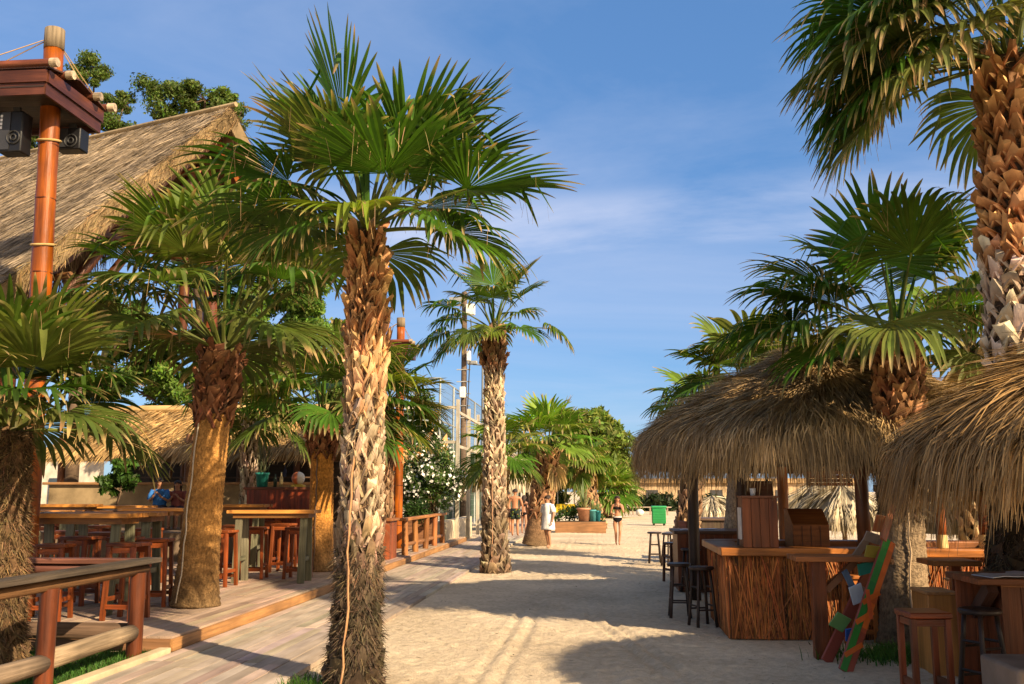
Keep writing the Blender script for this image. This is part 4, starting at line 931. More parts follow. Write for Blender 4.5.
def far_pot(label, px, w, h, col, plant, Y=42.45):
    q = P(px, 520, Y); b = np.array([q[0], Y, hp + .02]); t = thing('flower_pot', label, 'plant pot', tuple(b))
    MB().lathe([(.001, 0), (w * .72, 0), (w * .95, h * .85), (w * 1.06, h * .86), (w * 1.06, h), (w * .9, h), (w * .85, h * .85), (.001, h * .8)], b, col, 18).build('pot', M['clay'], t, smooth=True)
    mb = MB(); n = 26; a = rng.uniform(0, 6.28, n); e = rng.uniform(.5, 1.5, n); d = np.stack([np.cos(a) * np.cos(e), np.sin(a) * np.cos(e), np.sin(e)], 1); L_ = rng.uniform(.6, 1.25, n) * plant
    C = b + [0, 0, h * .8] + d[:, None] * (np.linspace(0, 1, 5)[None, :, None] * L_[:, None, None]) - np.array([0, 0, 1.]) * (np.linspace(0, 1, 5) ** 2)[None, :, None] * (.3 * L_ * np.cos(e))[:, None, None]
    mb.strips(C, unit(np.cross(d, [0, 0, 1.])), np.tile(np.array([.03, .045, .04, .03, .004]), (n, 1)), jit((.22, .25, .11), n)); mb.build('plant', M['leaf'], t)
far_pot('terracotta pot with a spiky pale agave on the low brown planter', 584, .30, .58, (.48, .24, .14), 1.25)
far_pot('turquoise pot on the low brown planter, left of its teal neighbour', 593, .18, .50, (.10, .36, .38), .5)
far_pot('narrow dark teal pot at the right end of the low brown planter', 598, .14, .46, (.03, .22, .26), .45)
def far_kiosk():
    a, b = P(556, 510, 47), P(575, 510, 47); t = thing('market_cart', 'small cart with a bright yellow front panel behind the agave pot', 'cart', ((a[0] + b[0]) / 2, 47, 0)); zt = P(565, 504, 47)[2]; zb = P(565, 512.5, 47)[2]
    MB().box((a[0], 47, zb), (b[0], 47.06, zt), (.72, .50, .02)).build('front_panel', M['paint'], t, bevel=.01); MB().box((a[0], 47.062, zb - .1), (b[0], 47.9, zb + .0), (.3, .3, .3)).build('tray', M['metal'], t)
    for x in (a[0] + .1, b[0] - .1): MB().tube([(x - .03, 47.5, .3), (x + .03, 47.5, .3)], .3, (.04, .04, .04), 18).build('wheel', M['black'], t)
    for x in (a[0] + .05, b[0] - .05): MB().log((x, 47.8, .2), (x, 47.8, 2.3), .03, (.4, .4, .38), 6).build('canopy_pole', M['metal'], t)
    MB().box((a[0] - .2, 46.9, 2.302), (b[0] + .2, 48.1, 2.36), (.70, .50, .03)).build('canopy', M['cloth'], t)
    q = P(567, 517, 46); o = MB().box((q[0] - .35, 46, 0), (q[0] + .3, 46.5, .72), (.66, .63, .56)).build('white_crate', M['paint'], base=(q[0], 46.2, 0), bevel=.02); tag(o, 'white crate on the sand below the yellow cart panel', 'crate')
far_kiosk()
tree('hedge_tree', 'big rounded olive green tree at the end of the path', np.array([P(605, 500, 84)[0], 84, 0]), [blob(600, 446, 84, 31, 12000), blob(575, 448, 84, 32, 12000), blob(617, 470, 84, 20, 6000), blob(585, 424, 84, 20, 7000), blob(555, 460, 84, 26, 7000), blob(622, 486, 84, 16, 4000)], .3, (.13, .18, .03), .3, seed=31, sub=40)
tree('hedge_tree', 'darker green trees left of the rounded olive tree behind the court fence', np.array([P(530, 500, 90)[0], 90, 0]), [blob(530, 462, 90, 28, 5000), blob(505, 470, 90, 28, 5000), blob(480, 476, 90, 28, 4000), blob(550, 478, 90, 26, 4000)], .34, (.075, .115, .02), .3, seed=32, sub=24)
def far_building():
    a, b = P(636, 490, 98), P(860, 490, 98); t = thing('low_building', 'low sandy coloured flat building far behind the dark hedge', 'building', ((a[0] + b[0]) / 2, 100, 0)); z1 = P(650, 480, 98)[2]
    MB().box((a[0], 98, 0), (b[0], 103, z1 - .3), (.46, .33, .19)).build('wall', M['concrete'], t)
    MB().box((a[0] - .4, 97.6, z1 - .298), (b[0] + .4, 103.4, z1 + .15), (.42, .27, .13)).build('roof', M['straw'], t)
    for x in np.arange(a[0] + 1, b[0], 3.2): MB().box((x, 97.94, .8), (x + 1.2, 97.997, 1.9), (.05, .05, .05)).build('window', M['plastic'], t)
far_building()
def hedge():
    a, b = P(634, 500, 88), P(690, 500, 88); mb = MB()
    for k in range(60): leaf_cloud(mb, (rng.uniform(a[0], b[0] + 6), 88 + rng.normal(0, .4), rng.uniform(.1, 1.2)), .55, 90, .2, (.022, .04, .012))
    o = mb.build('clipped_hedge', M['treeleaf'], base=((a[0] + b[0]) / 2, 88, 0)); tag(o, 'dark clipped hedge in front of the low sandy building', 'hedge')
hedge()
q = P(650, 505, 74); t = thing('park_bench', 'pale bench standing in front of the dark hedge far down the path', 'bench', (q[0], 74, 0))
MB().box((q[0] - 1.6, 73.8, .55), (q[0] + 1.6, 74.2, .62), (.42, .33, .24)).build('seat', M['wood'], t)
for x in (-1.3, 0, 1.3): MB().box((q[0] + x - .05, 73.85, 0), (q[0] + x + .05, 74.15, .548), (.3, .22, .16)).build('leg', M['wood'], t)
q = G(640, 516); mb = MB(); mb.sphere((q[0], q[1], .26), .3, (.68, .64, .58), 10, .85, .05); tag(mb.build('white_boulder', M['concrete'], base=(q[0], q[1], 0), smooth=True), 'round white boulder on the sand left of the green bin', 'boulder')
def bin_():
    q = G(659, 525.5); s = 1.0; t = thing('waste_bin', 'bright green waste bin on the sand at the far right of the path', 'bin', (q[0], q[1], 0)); x, y = q[0], q[1]; g = (.015, .21, .055)
    MB().box((x - .36, y - .33, .1), (x + .36, y + .33, .92), g).build('body', M['plastic'], t, bevel=.04); MB().box((x - .40, y - .37, .922), (x + .40, y + .37, 1.02), (.03, .30, .09)).build('lid', M['plastic'], t, bevel=.03)
    mb = MB()
    for k in range(5): mb.box((x - .33, y - .345, .22 + k * .13), (x + .33, y - .331, .26 + k * .13), (.025, .25, .07))
    mb.build('ribs', M['plastic'], t)
    for dx in (-.27, .27): MB().box((x + dx - .05, y - .2, 0), (x + dx + .05, y + .2, .098), (.03, .03, .03)).build('foot', M['black'], t)
bin_()
# ------------------------------------------------------------------ right: round thatched bar hut
HC = np.array([3.35, 14.6, 0.0])
def round_hut(name, label, c, prof, n, ln, w, seed, sx=1, sy=1, cols=(STRAW, GREY), lift=.07):
    global rng
    rng = np.random.default_rng(seed); t = thing(name, label, 'hut', tuple(c))
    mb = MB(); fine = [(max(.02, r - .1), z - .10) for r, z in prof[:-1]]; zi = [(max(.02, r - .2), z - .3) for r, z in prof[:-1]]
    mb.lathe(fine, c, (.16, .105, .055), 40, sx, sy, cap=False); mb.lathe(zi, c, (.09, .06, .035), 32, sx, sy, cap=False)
    thatch_round(mb, c, prof, n, ln, w, sx, sy, cols=cols, lift=lift, droop=.85, hang=.38); thatch_round(mb, c, prof[-4:], n // 6, ln, w, sx, sy, cols=cols, lift=lift, droop=1.0, hang=.52, jitter=.2)
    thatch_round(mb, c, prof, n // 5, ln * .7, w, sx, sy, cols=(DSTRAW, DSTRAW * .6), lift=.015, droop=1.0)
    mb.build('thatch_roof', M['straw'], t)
    return t
p1 = [(.05, 4.05), (.5, 3.80), (1.0, 3.50), (1.6, 3.17), (2.15, 2.86), (2.5, 2.62), (2.72, 2.40), (2.78, 2.2)]
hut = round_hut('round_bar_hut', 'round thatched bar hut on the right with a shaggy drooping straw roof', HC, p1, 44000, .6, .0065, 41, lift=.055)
def hut_frame(t, posts, beam_z, rr):
    for (x, y, r, z0, z1, col) in posts: MB().log((x, y, z0), (x, y, z1), r, col, 12).build('post', M['varnish'], t, smooth=True)
    mb = MB(); a = np.linspace(0, 2 * math.pi, 13)
    for i in range(12): mb.log((HC[0] + rr * math.cos(a[i]), HC[1] + rr * math.sin(a[i]), beam_z), (HC[0] + rr * math.cos(a[i + 1]), HC[1] + rr * math.sin(a[i + 1]), beam_z), .07, (.14, .06, .025), 8)
    for i in range(12): mb.log((HC[0] + rr * math.cos(a[i]), HC[1] + rr * math.sin(a[i]), beam_z), (HC[0], HC[1], 3.9), .05, (.13, .06, .03), 6)
    mb.build('rafters', M['wood'], t)
BZ = 1.10; BY0 = 12.35; BX0, BX1 = P(728, 548, BY0)[0], 5.6; BY1 = 14.4
pl = []
for px, Y, r, z0, c in ((741, 13.0, .07, 0, (.05, .025, .015)), (693, 16.4, .09, 0, (.03, .017, .012)), (862, 12.55, .085, BZ + .003, (.20, .075, .03)), (783, 16.9, .09, 0, (.30, .11, .03))):
    q = P(px, 500, Y); pl.append((q[0], Y, r, z0, 2.9, c))
hut_frame(hut, pl, 2.5, 2.35)
for i, px in enumerate((941, 985)):   # bamboo posts standing on the counter on pale collars
    q = P(px, 520, 12.48); b = (q[0], q[1], BZ + .003); o = thing('bamboo_post', ['slimmer bamboo post with a pale foot standing on the bar counter, left of a pair', 'thicker bamboo post with a pale foot standing on the bar counter, right of a pair'][i], 'post', b)
    r = .055 + .022 * i; mb = MB(); zz = np.linspace(.16, 1.35, 9); mb.tube([(b[0], b[1], BZ + z) for z in zz], r, (.19, .05, .012), 16)
    for z in (.55, 1.0): mb.tube([(b[0], b[1], BZ + z - .015), (b[0], b[1], BZ + z), (b[0], b[1], BZ + z + .015)], [r * 1.0, r * 1.07, r * 1.0], (.14, .05, .02), 16)
    mb.build('shaft', M['varnish'], o, smooth=True); MB().lathe([(r * 1.15, 0), (r * 1.2, .02), (r * 1.12, .16)], b, (.55, .42, .18), 16).build('foot_collar', M['reed'], o)

# bar: reed clad front, thick plank top
def reed_bar():
    t = thing('reed_bar', 'square bar counter clad in crossed reddish reeds under the round hut', 'bar counter', ((BX0 + BX1) / 2, (BY0 + BY1) / 2, 0))
    mb = MB(); over = .1
    for k in range(4): # counter boards mitred round the four sides
        pass
    y = BY0 - over
    mb.beam((BX0 - over, y + .20, BZ - .05), (BX1 + over, y + .20, BZ - .05), .40, .10, (.30, .105, .022)); mb.beam((BX0 - over, BY1 - .1, BZ - .05), (BX1 + over, BY1 - .1, BZ - .05), .40, .10, (.26, .10, .035))
    mb.beam((BX0 + .10, y + .403, BZ - .052), (BX0 + .10, BY1 - .303, BZ - .052), .40, .096, (.24, .085, .02)); mb.beam((BX1 - .1, y + .403, BZ - .052), (BX1 - .1, BY1 - .303, BZ - .052), .40, .096, (.24, .085, .02))
    mb.build('counter_top', M['varnish'], t, bevel=.012)
    mb = MB()
    mb.box((BX0 + .03, BY0 + .03, 0), (BX1 - .03, BY0 + .07, BZ - .11), (.10, .045, .02)); mb.box((BX0 + .03, BY0 + .075, 0), (BX0 + .07, BY1 - .1, BZ - .11), (.10, .045, .02)); mb.box((BX1 - .07, BY0 + .075, 0), (BX1 - .03, BY1 - .1, BZ - .11), (.1, .045, .02)); mb.box((BX0 + .08, BY1 - .14, 0), (BX1 - .08, BY1 - .1, BZ - .11), (.1, .045, .02)); mb.build('backing_panel', M['wood'], t)
    mb = MB(); RC = np.array([.30, .10, .026])
    def face(n, along, y0, L_):
        u = rng.uniform(0, L_, n); tilt = rng.normal(0, .12, n) + np.where(rng.random(n) < .3, rng.uniform(-.45, .45, n), 0); z0 = rng.uniform(-.02, .25, n) * (rng.random(n) < .3); z1 = np.clip(z0 + rng.uniform(.7, 1.1, n), 0, BZ - .105)
        dep = rng.uniform(0, .05, n) + y0; a = np.stack([u, dep, z0], 1); b = np.stack([np.clip(u + tilt * (z1 - z0), 0, L_), dep + rng.normal(0, .008, n) - .01, z1], 1)
        return a, b
    def put(a, b, m):
        mb.rods(m(a), m(b), rng.uniform(.004, .009, len(a)), jit(RC, len(a), .45, .08), 5)
    a, b = face(1900, 0, 0, BX1 - BX0); put(a, b, lambda q: np.stack([BX0 + q[:, 0], BY0 - .02 + q[:, 1], q[:, 2]], 1))
    a, b = face(800, 0, 0, BY1 - BY0); put(a, b, lambda q: np.stack([BX0 - .02 + q[:, 1], BY0 + q[:, 0], q[:, 2]], 1))
    a, b = face(500, 0, 0, BX1 - BX0); put(a, b, lambda q: np.stack([BX0 + q[:, 0], BY1 + .02 - q[:, 1] - .1, q[:, 2]], 1))
    mb.build('reed_cladding', M['reed'], t); MB().box((BX0 + .1, BY0 + .08, BZ - .34), (BX1 - .1, BY1 - .15, BZ - .305), (.16, .07, .03)).build('inner_shelf', M['wood'], t)
reed_bar()
# boxes on the bar
def bar_box():
    q = P(757, 541, 12.95); w_ = .48; x0, x1 = P(741, 530, 12.45)[0], P(776, 530, 12.45)[0]; z1 = P(757, 498, 12.4)[2]
    t = thing('menu_cabinet', 'tall brown wooden cabinet standing on the bar counter near its left corner', 'cabinet', ((x0 + x1) / 2, 12.46, BZ + .003))
    mb = MB(); n = 4
    for i in range(n): a = x0 + (x1 - x0) * i / n; mb.box((a + .002, 12.28, BZ + .004), (a + (x1 - x0) / n - .002, 12.32, z1), j1((.17, .05, .013), .1))
    mb.box((x0, 12.322, BZ + .004), (x0 + .03, 12.64, z1), (.16, .06, .025)); mb.box((x1 - .03, 12.322, BZ + .004), (x1, 12.64, z1), (.16, .06, .025)); mb.box((x0 + .031, 12.61, BZ + .004), (x1 - .031, 12.64, z1), (.12, .05, .02))
    mb.build('box', M['wood'], t, bevel=.004); MB().box((x0 - .01, 12.26, z1 + .001), (x1 + .01, 12.66, z1 + .03), (.18, .07, .03)).build('lid', M['wood'], t, bevel=.006)
    MB().box((x0 - .022, 12.36, BZ + .1), (x0 - .002, 12.56, z1 - .12), (.55, .53, .48)).build('paper_card', M['cloth'], t)
    x0, x1 = P(790, 530, 13.6)[0], P(826, 530, 13.6)[0]; z2, z3 = P(800, 524, 13.6)[2], P(800, 509, 13.6)[2]
    t = thing('till_box', 'low brown wooden till box with a sloping top on the bar counter', 'box', ((x0 + x1) / 2, 13.7, BZ))
    mb = MB(); a = np.array([x0, 13.5, 0]); V = []
    for x in (x0, x1):
        V += [(x, 13.4, BZ - .3), (x, 14.0, BZ - .3), (x, 14.0, z3), (x, 13.75, z3), (x, 13.4, z2)]
    mb.add(V, [(0, 1, 2, 3, 4), (9, 8, 7, 6, 5), (0, 5, 6, 1), (1, 6, 7, 2), (2, 7, 8, 3), (3, 8, 9, 4), (4, 9, 5, 0)], (.27, .09, .02)); mb.build('case', M['wood'], t, bevel=.008)
    mb = MB()
    for k in range(1, 4): xx = x0 + (x1 - x0) * k / 4; mb.box((xx - .004, 13.39, BZ - .28), (xx + .004, 13.398, z2 - .02), (.12, .05, .02))
    mb.build('board_joints', M['wood'], t)
    x0, x1 = P(738, 490, 13.3)[0], P(772, 490, 13.3)[0]
    z0, z1 = P(750, 499, 13.3)[2], P(750, 481, 13.3)[2]; t = thing('hanging_cabinet', 'dark cabinet hanging under the thatch above the tall brown cabinet', 'cabinet', ((x0 + x1) / 2, 13.4, z0)); MB().box((x0, 13.2, z0), (x1, 13.6, z1), (.09, .035, .016)).build('case', M['wood'], t, bevel=.008)
    MB().box((x0 + .03, 13.18, z0 + .02), (x1 - .03, 13.198, z1 - .02), (.12, .05, .02)).build('door', M['wood'], t)
    for x in (x0 + .05, x1 - .05): MB().box((x - .012, 13.38, z1), (x + .012, 13.41, z1 + .5), (.05, .03, .02)).build('hanger', M['metal'], t)
    x0, x1 = P(806, 475, 14.8)[0], P(852, 475, 14.8)[0]; z0, z1 = P(820, 486, 14.8)[2], P(820, 471, 14.8)[2]; t = thing('slatted_panel', 'brown slatted wooden panel hanging under the hut eave above the till box', 'panel', ((x0 + x1) / 2, 14.8, z0)); mb = MB()
    for k in range(4): z = z0 + (z1 - z0) * (k + .5) / 4; mb.box((x0, 14.78, z - .025), (x1, 14.82, z + .022), j1((.30, .13, .05)))
    mb.build('slats', M['wood'], t)
    for x in (x0 + .04, x1 - .04): MB().box((x - .015, 14.821, z0), (x + .015, 14.84, z1 + .45), (.2, .09, .03)).build('hanger', M['wood'], t)
    for px, lb, c, hh in ((753, 'white cup on top of the tall brown cabinet', (.75, .73, .68), .09),):
        q = P(px, 498, 12.45); zc = P(757, 498, 12.4)[2] + .031; o = MB().lathe([(.001, 0), (.03, 0), (.038, hh), (.03, hh), (.026, .01), (.001, .01)], (q[0], 12.45, zc), c, 14).build('cup', M['plastic'], base=(q[0], 12.45, zc), smooth=True); tag(o, lb, 'cup')
bar_box()

# second counter down the row
a = P(673, 527, 19.0)
panel_counter('side_counter', 'dark topped counter behind the first bar with papers on it', (a[0], 18.0, 0), (a[0] + 1.5, 19.2, 1.08), (.09, .04, .018), (.15, .04, .012), mt='varnish')
panel_counter('side_counter', 'lower dark counter between the second counter and the reed bar', (P(722, 535, 17)[0], 16.95, 0), (P(768, 535, 17)[0], 17.7, .95), (.22, .08, .04), (.15, .05, .025))
panel_counter('side_counter', 'far dark counter with pale things on top beyond the papers', (P(698, 520, 26)[0], 25.5, 0), (P(745, 520, 26)[0], 26.5, 1.1), (.10, .06, .04), (.08, .05, .03))
def paper(px, Y, z, lb, w_=.32, d_=.24, c=(.62, .62, .62), rz=0, grp=None):
    q = P(px, 500, Y); mb = MB(); ca, sa = math.cos(rz), math.sin(rz); V = []
    nx = 5
    for zz in (0, .006):
        for i in range(nx):
            for j in (0, 1):
                x, y = (i / (nx - 1) - .5) * w_, (j - .5) * d_; V.append((q[0] + x * ca - y * sa, Y + x * sa + y * ca, z + .003 + zz + .012 * abs(math.sin(i * 1.3))))
    f = []
    for b in (0, nx * 2):
        for i in range(nx - 1): f.append((b + i * 2, b + i * 2 + 2, b + i * 2 + 3, b + i * 2 + 1))
    f += [(0, 1, nx * 2 + 1, nx * 2), (nx * 2 - 2, nx * 2 - 1, nx * 4 - 1, nx * 4 - 2)]
    for i in range(nx - 1): f += [(i * 2, i * 2 + 2, nx * 2 + i * 2 + 2, nx * 2 + i * 2), (i * 2 + 1, i * 2 + 3, nx * 2 + i * 2 + 3, nx * 2 + i * 2 + 1)]
    mb.add(V, f, c); o = mb.build('newspaper', M['cloth'], base=(q[0], Y, z)); tag(o, lb, 'newspaper', grp)
paper(688, 18.3, 1.08, 'pale folded paper on the dark second counter, left of two', c=(.5, .5, .52)); paper(706, 18.6, 1.08, 'bluish paper on the dark second counter, right of two', c=(.42, .48, .56), rz=.3)

# stools on the right
def make_round_stool(Ht=.78, r=.18, col=(.035, .022, .016)):
    t = thing('round_bar_stool', None, 'stool', (0, 0, 0)); c = np.array(col)
    MB().lathe([(.001, Ht - .045), (r * .93, Ht - .045), (r, Ht - .03), (r, Ht - .012), (r * .94, Ht), (.001, Ht)], (0, 0, 0), c * 1.4, 24).build('seat', M['varnish'], t, smooth=False)
    for k in range(4): a = R(45 + 90 * k); MB().log((math.cos(a) * r * 1.15, math.sin(a) * r * 1.15, 0), (math.cos(a) * r * .7, math.sin(a) * r * .7, Ht - .046), .024, j1(c), 8, .02).build('leg', M['varnish'], t, smooth=True)
    for k in range(4):
        a, b = R(45 + 90 * k), R(135 + 90 * k)
        for z, f in ((.22 + .05 * (k % 2), 1.03), (.46 + .05 * (k % 2), .88)): MB().log((math.cos(a) * r * f, math.sin(a) * r * f, z), (math.cos(b) * r * f, math.sin(b) * r * f, z), .013, c, 6).build('stretcher', M['varnish'], t)
    return t
rs = make_round_stool(); g = 'dark round stools along the right hand bars'
for i, (px, py, sc, rz, lb) in enumerate(((680, 617, 1, 0, 'black round stool at the left corner of the reed bar, behind its twin'), (703, 626, 1, 20, 'black round stool in front, nearest the left corner of the reed bar'),
        (812, 634, 1, 10, 'dark stool pushed against the reed bar front beside the thick table post'), (655, 563, 1, 0, 'dark stool standing farthest left on the open sand by the second counter'), (670, 566, 1, 30, 'dark stool between the outermost one and the low backed chair'),
        (692, 592, 1, 15, 'dark stool half hidden against the second counter side'), (980, 690, 1.05, 25, 'dark round stool below the paper covered table at the right edge'), (948, 640, 1, 5, 'dark stool in shade behind the orange chest'))):
    q = G(px, py) if px != 980 else P(979, 600, 8.85); place(rs, i == 0, (q[0], q[1], 0), R(rz), lb, g)
def low_chair():
    q = G(676, 582); t = thing('bar_chair', 'dark bar chair with a small reddish backrest beside the second counter', 'chair', (0, 0, 0)); S = .36; Ht = .78; c = (.06, .025, .016)
    MB().box((-S / 2, -S / 2, Ht - .04), (S / 2, S / 2, Ht), c).build('seat', M['varnish'], t, bevel=.01)
    for sx in (-1, 1):
        MB().beam((sx * S * .52, -S * .5, 0), (sx * S * .45, -S * .45, Ht - .042), .045, .045, c).build('leg', M['varnish'], t); MB().beam((sx * S * .45, S * .5, 0), (sx * S * .45, S * .58, Ht + .42), .045, .045, c).build('leg', M['varnish'], t)
    MB().beam((-S * .5, S * .5, Ht + .3), (S * .5, S * .5, Ht + .3), .03, .24, (.13, .03, .018)).build('backrest', M['varnish'], t, bevel=.006)
    for z in (.25, .5):
        for yy in (-S * .47, S * .5): MB().beam((-S * .48, yy, z), (S * .48, yy, z), .03, .04, c).build('stretcher', M['varnish'], t)
    t.location = (q[0], q[1], 0); t.rotation_euler = (0, 0, R(-70))
low_chair()
def bracket_table(label, x0, x1, Y, z, postx, pw, depth=.55, seat_gap=None):
    t = thing('bracket_table', label, 'table', ((x0 + x1) / 2, Y, 0)); mb = MB()
    for i in range(3): yy = Y - depth / 2 + depth * (i + .5) / 3; mb.beam((x0, yy, z - .03), (x1, yy, z - .03), depth / 3 - .006, .055, j1((.26, .09, .02), .15))
    mb.build('table_top', M['wood'], t, bevel=.006)
    MB().box((postx - pw / 2, Y - pw / 2, 0), (postx + pw / 2, Y + pw / 2, z - .06), (.19, .05, .014)).build('post', M['varnish'], t, bevel=.008)
    MB().beam((postx + pw / 2 + .005, Y, z - .38), (postx + pw / 2 + .34, Y, z - .062), .07, .07, (.22, .085, .03)).build('brace', M['wood'], t)
    return t
x0, x1 = P(791, 556, 11.0)[0], P(886, 556, 11.0)[0]; bracket_table('narrow bracket table with a thick square post in front of the reed bar', x0, x1, 11.0, P(830, 555, 11.0)[2], P(821, 600, 10.9)[0], .15)
x0, x1 = P(924, 558, 10.9)[0], P(972, 558, 10.9)[0]; bracket_table('short bracket table right of the palm in front of the bamboo bar posts', x0, x1, 10.9, P(945, 559, 10.9)[2], P(957, 600, 10.9)[0], .1)
# backless square chairs
def make_square_stool(Ht, S, col):
    t = thing('square_stool', None, 'stool', (0, 0, 0)); c = np.array(col)
    MB().box((-S / 2 - .012, -S / 2 - .012, Ht - .05), (S / 2 + .012, S / 2 + .012, Ht), c * 1.3).build('seat', M['varnish'], t, bevel=.012)
    for sx in (-1, 1):
        for sy in (-1, 1): MB().box((sx * S * .5 - .025 - sx * .025, sy * S * .5 - .025 - sy * .025, 0), (sx * S * .5 + .025 - sx * .025, sy * S * .5 + .025 - sy * .025, Ht - .051), j1(c)).build('leg', M['varnish'], t, bevel=.004)
    q = S / 2 - .025
    for s in (-1, 1):
        for a_, b_, n_ in (((-q + .026, s * q, Ht - .085), (q - .026, s * q, Ht - .085), 'apron'), ((s * q, -q + .026, Ht - .085), (s * q, q - .026, Ht - .085), 'apron'), ((-q + .026, s * q, .13), (q - .026, s * q, .13), 'stretcher'), ((s * q, -q + .026, .22), (s * q, q - .026, .22), 'stretcher')): MB().beam(a_, b_, .03, .055, c).build(n_, M['varnish'], t)
    return t
ss = make_square_stool(.80, .34, (.13, .03, .009)); q = P(922, 603, 8.6)
place(ss, True, (q[0], q[1], 0), R(4), 'tall reddish square stool in front of the right hand palm, nearest the camera', 'square wooden stools on the right')
ss2 = make_square_stool(.80, .42, (.30, .10, .022)); q = G(857, 641); place(ss2, True, (q[0], q[1], 0), R(2), 'light orange square stool behind the painted leaning planks', 'square wooden stools on the right')
# chest, plank table and its cabinet at the right edge
x0, x1 = P(928, 600, 10.0)[0], P(958, 600, 10.0)[0]; z1 = P(940, 592, 10.0)[2]
t = thing('wooden_chest', 'sunlit orange plywood chest between the palm and the plank table', 'chest', ((x0 + x1) / 2, 10.2, 0)); MB().box((x0, 10.0, 0), (x1, 10.5, z1 - .03), (.42, .18, .04)).build('body', M['wood'], t, bevel=.008); MB().box((x0 - .015, 9.985, z1 - .028), (x1 + .015, 10.515, z1), (.35, .17, .06)).build('lid', M['wood'], t, bevel=.006)
def edge_table():
    x0 = P(956, 575, 9.3)[0]; t = thing('plank_table', 'plank topped table with a boarded cabinet below at the right edge', 'table', (x0 + .7, 9.1, 0)); mb = MB(); z = P(990, 577, 8.9)[2]
    for i in range(4): yy = 8.84 + .2 * i; mb.beam((x0 - .02, yy, z - .03), (x0 + 2.4, yy, z - .03), .194, .055, j1((.19, .06, .016), .12))
    mb.build('table_top', M['wood'], t, bevel=.008)
    mb = MB(); xa = P(1003, 620, 9.05)[0]
    for i in range(8): mb.box((xa + i * .17 + .002, 9.05, 0), (xa + (i + 1) * .17 - .002, 9.09, z - .1), j1((.16, .045, .012), .12))
    for i in range(2): mb.box((xa, 9.095 + i * .15, 0), (xa + .035, 9.095 + i * .15 + .145, z - .1), j1((.13, .035, .01), .12))
    mb.box((xa - .015, 9.0, z - .098), (xa + 1.4, 9.38, z - .06), (.3, .12, .04)); mb.build('cabinet_boards', M['wood'], t, bevel=.003)
    mb = MB()
    for i in range(5): mb.box((x0 + .03 + i * .15, 9.40, 0), (x0 + .03 + (i + 1) * .15 - .004, 9.44, z - .065), j1((.19, .05, .014), .12))
    mb.build('back_boards', M['wood'], t)
    mb = MB(); xb = (x0 + xa) / 2 + .05; mb.beam((xb, 9.39, z - .36), (xb, 9.0, z - .09), .09, .12, (.06, .025, .015)); mb.build('bracket', M['wood'], t)
    return z
ez = edge_table()
paper(1000, 8.95, ez, 'open newspaper on the plank table at the right edge', .45, .32, (.62, .64, .66), .2); paper(1018, 9.2, ez, 'second crumpled newspaper near the trunk on the plank table', .3, .3, (.55, .57, .62), -.4)
mb = MB(); x0 = P(1000, 665, 7.6)[0]; mb.box((x0, 7.3, -.05), (x0 + 1.6, 8.0, P(1000, 662, 7.6)[2]), (.20, .15, .11)); tag(mb.build('stone_block', M['concrete'], base=(x0 + .8, 7.6, 0), bevel=.03), 'rough stone block in the bottom right corner', 'block')
grass_patch('palm_weeds', lambda n: np.stack([rng.normal(3.35, .33, n), rng.normal(10.95, .22, n), np.zeros(n)], 1), 2600, .13, 'grass tuft at the foot of the right hand palm')

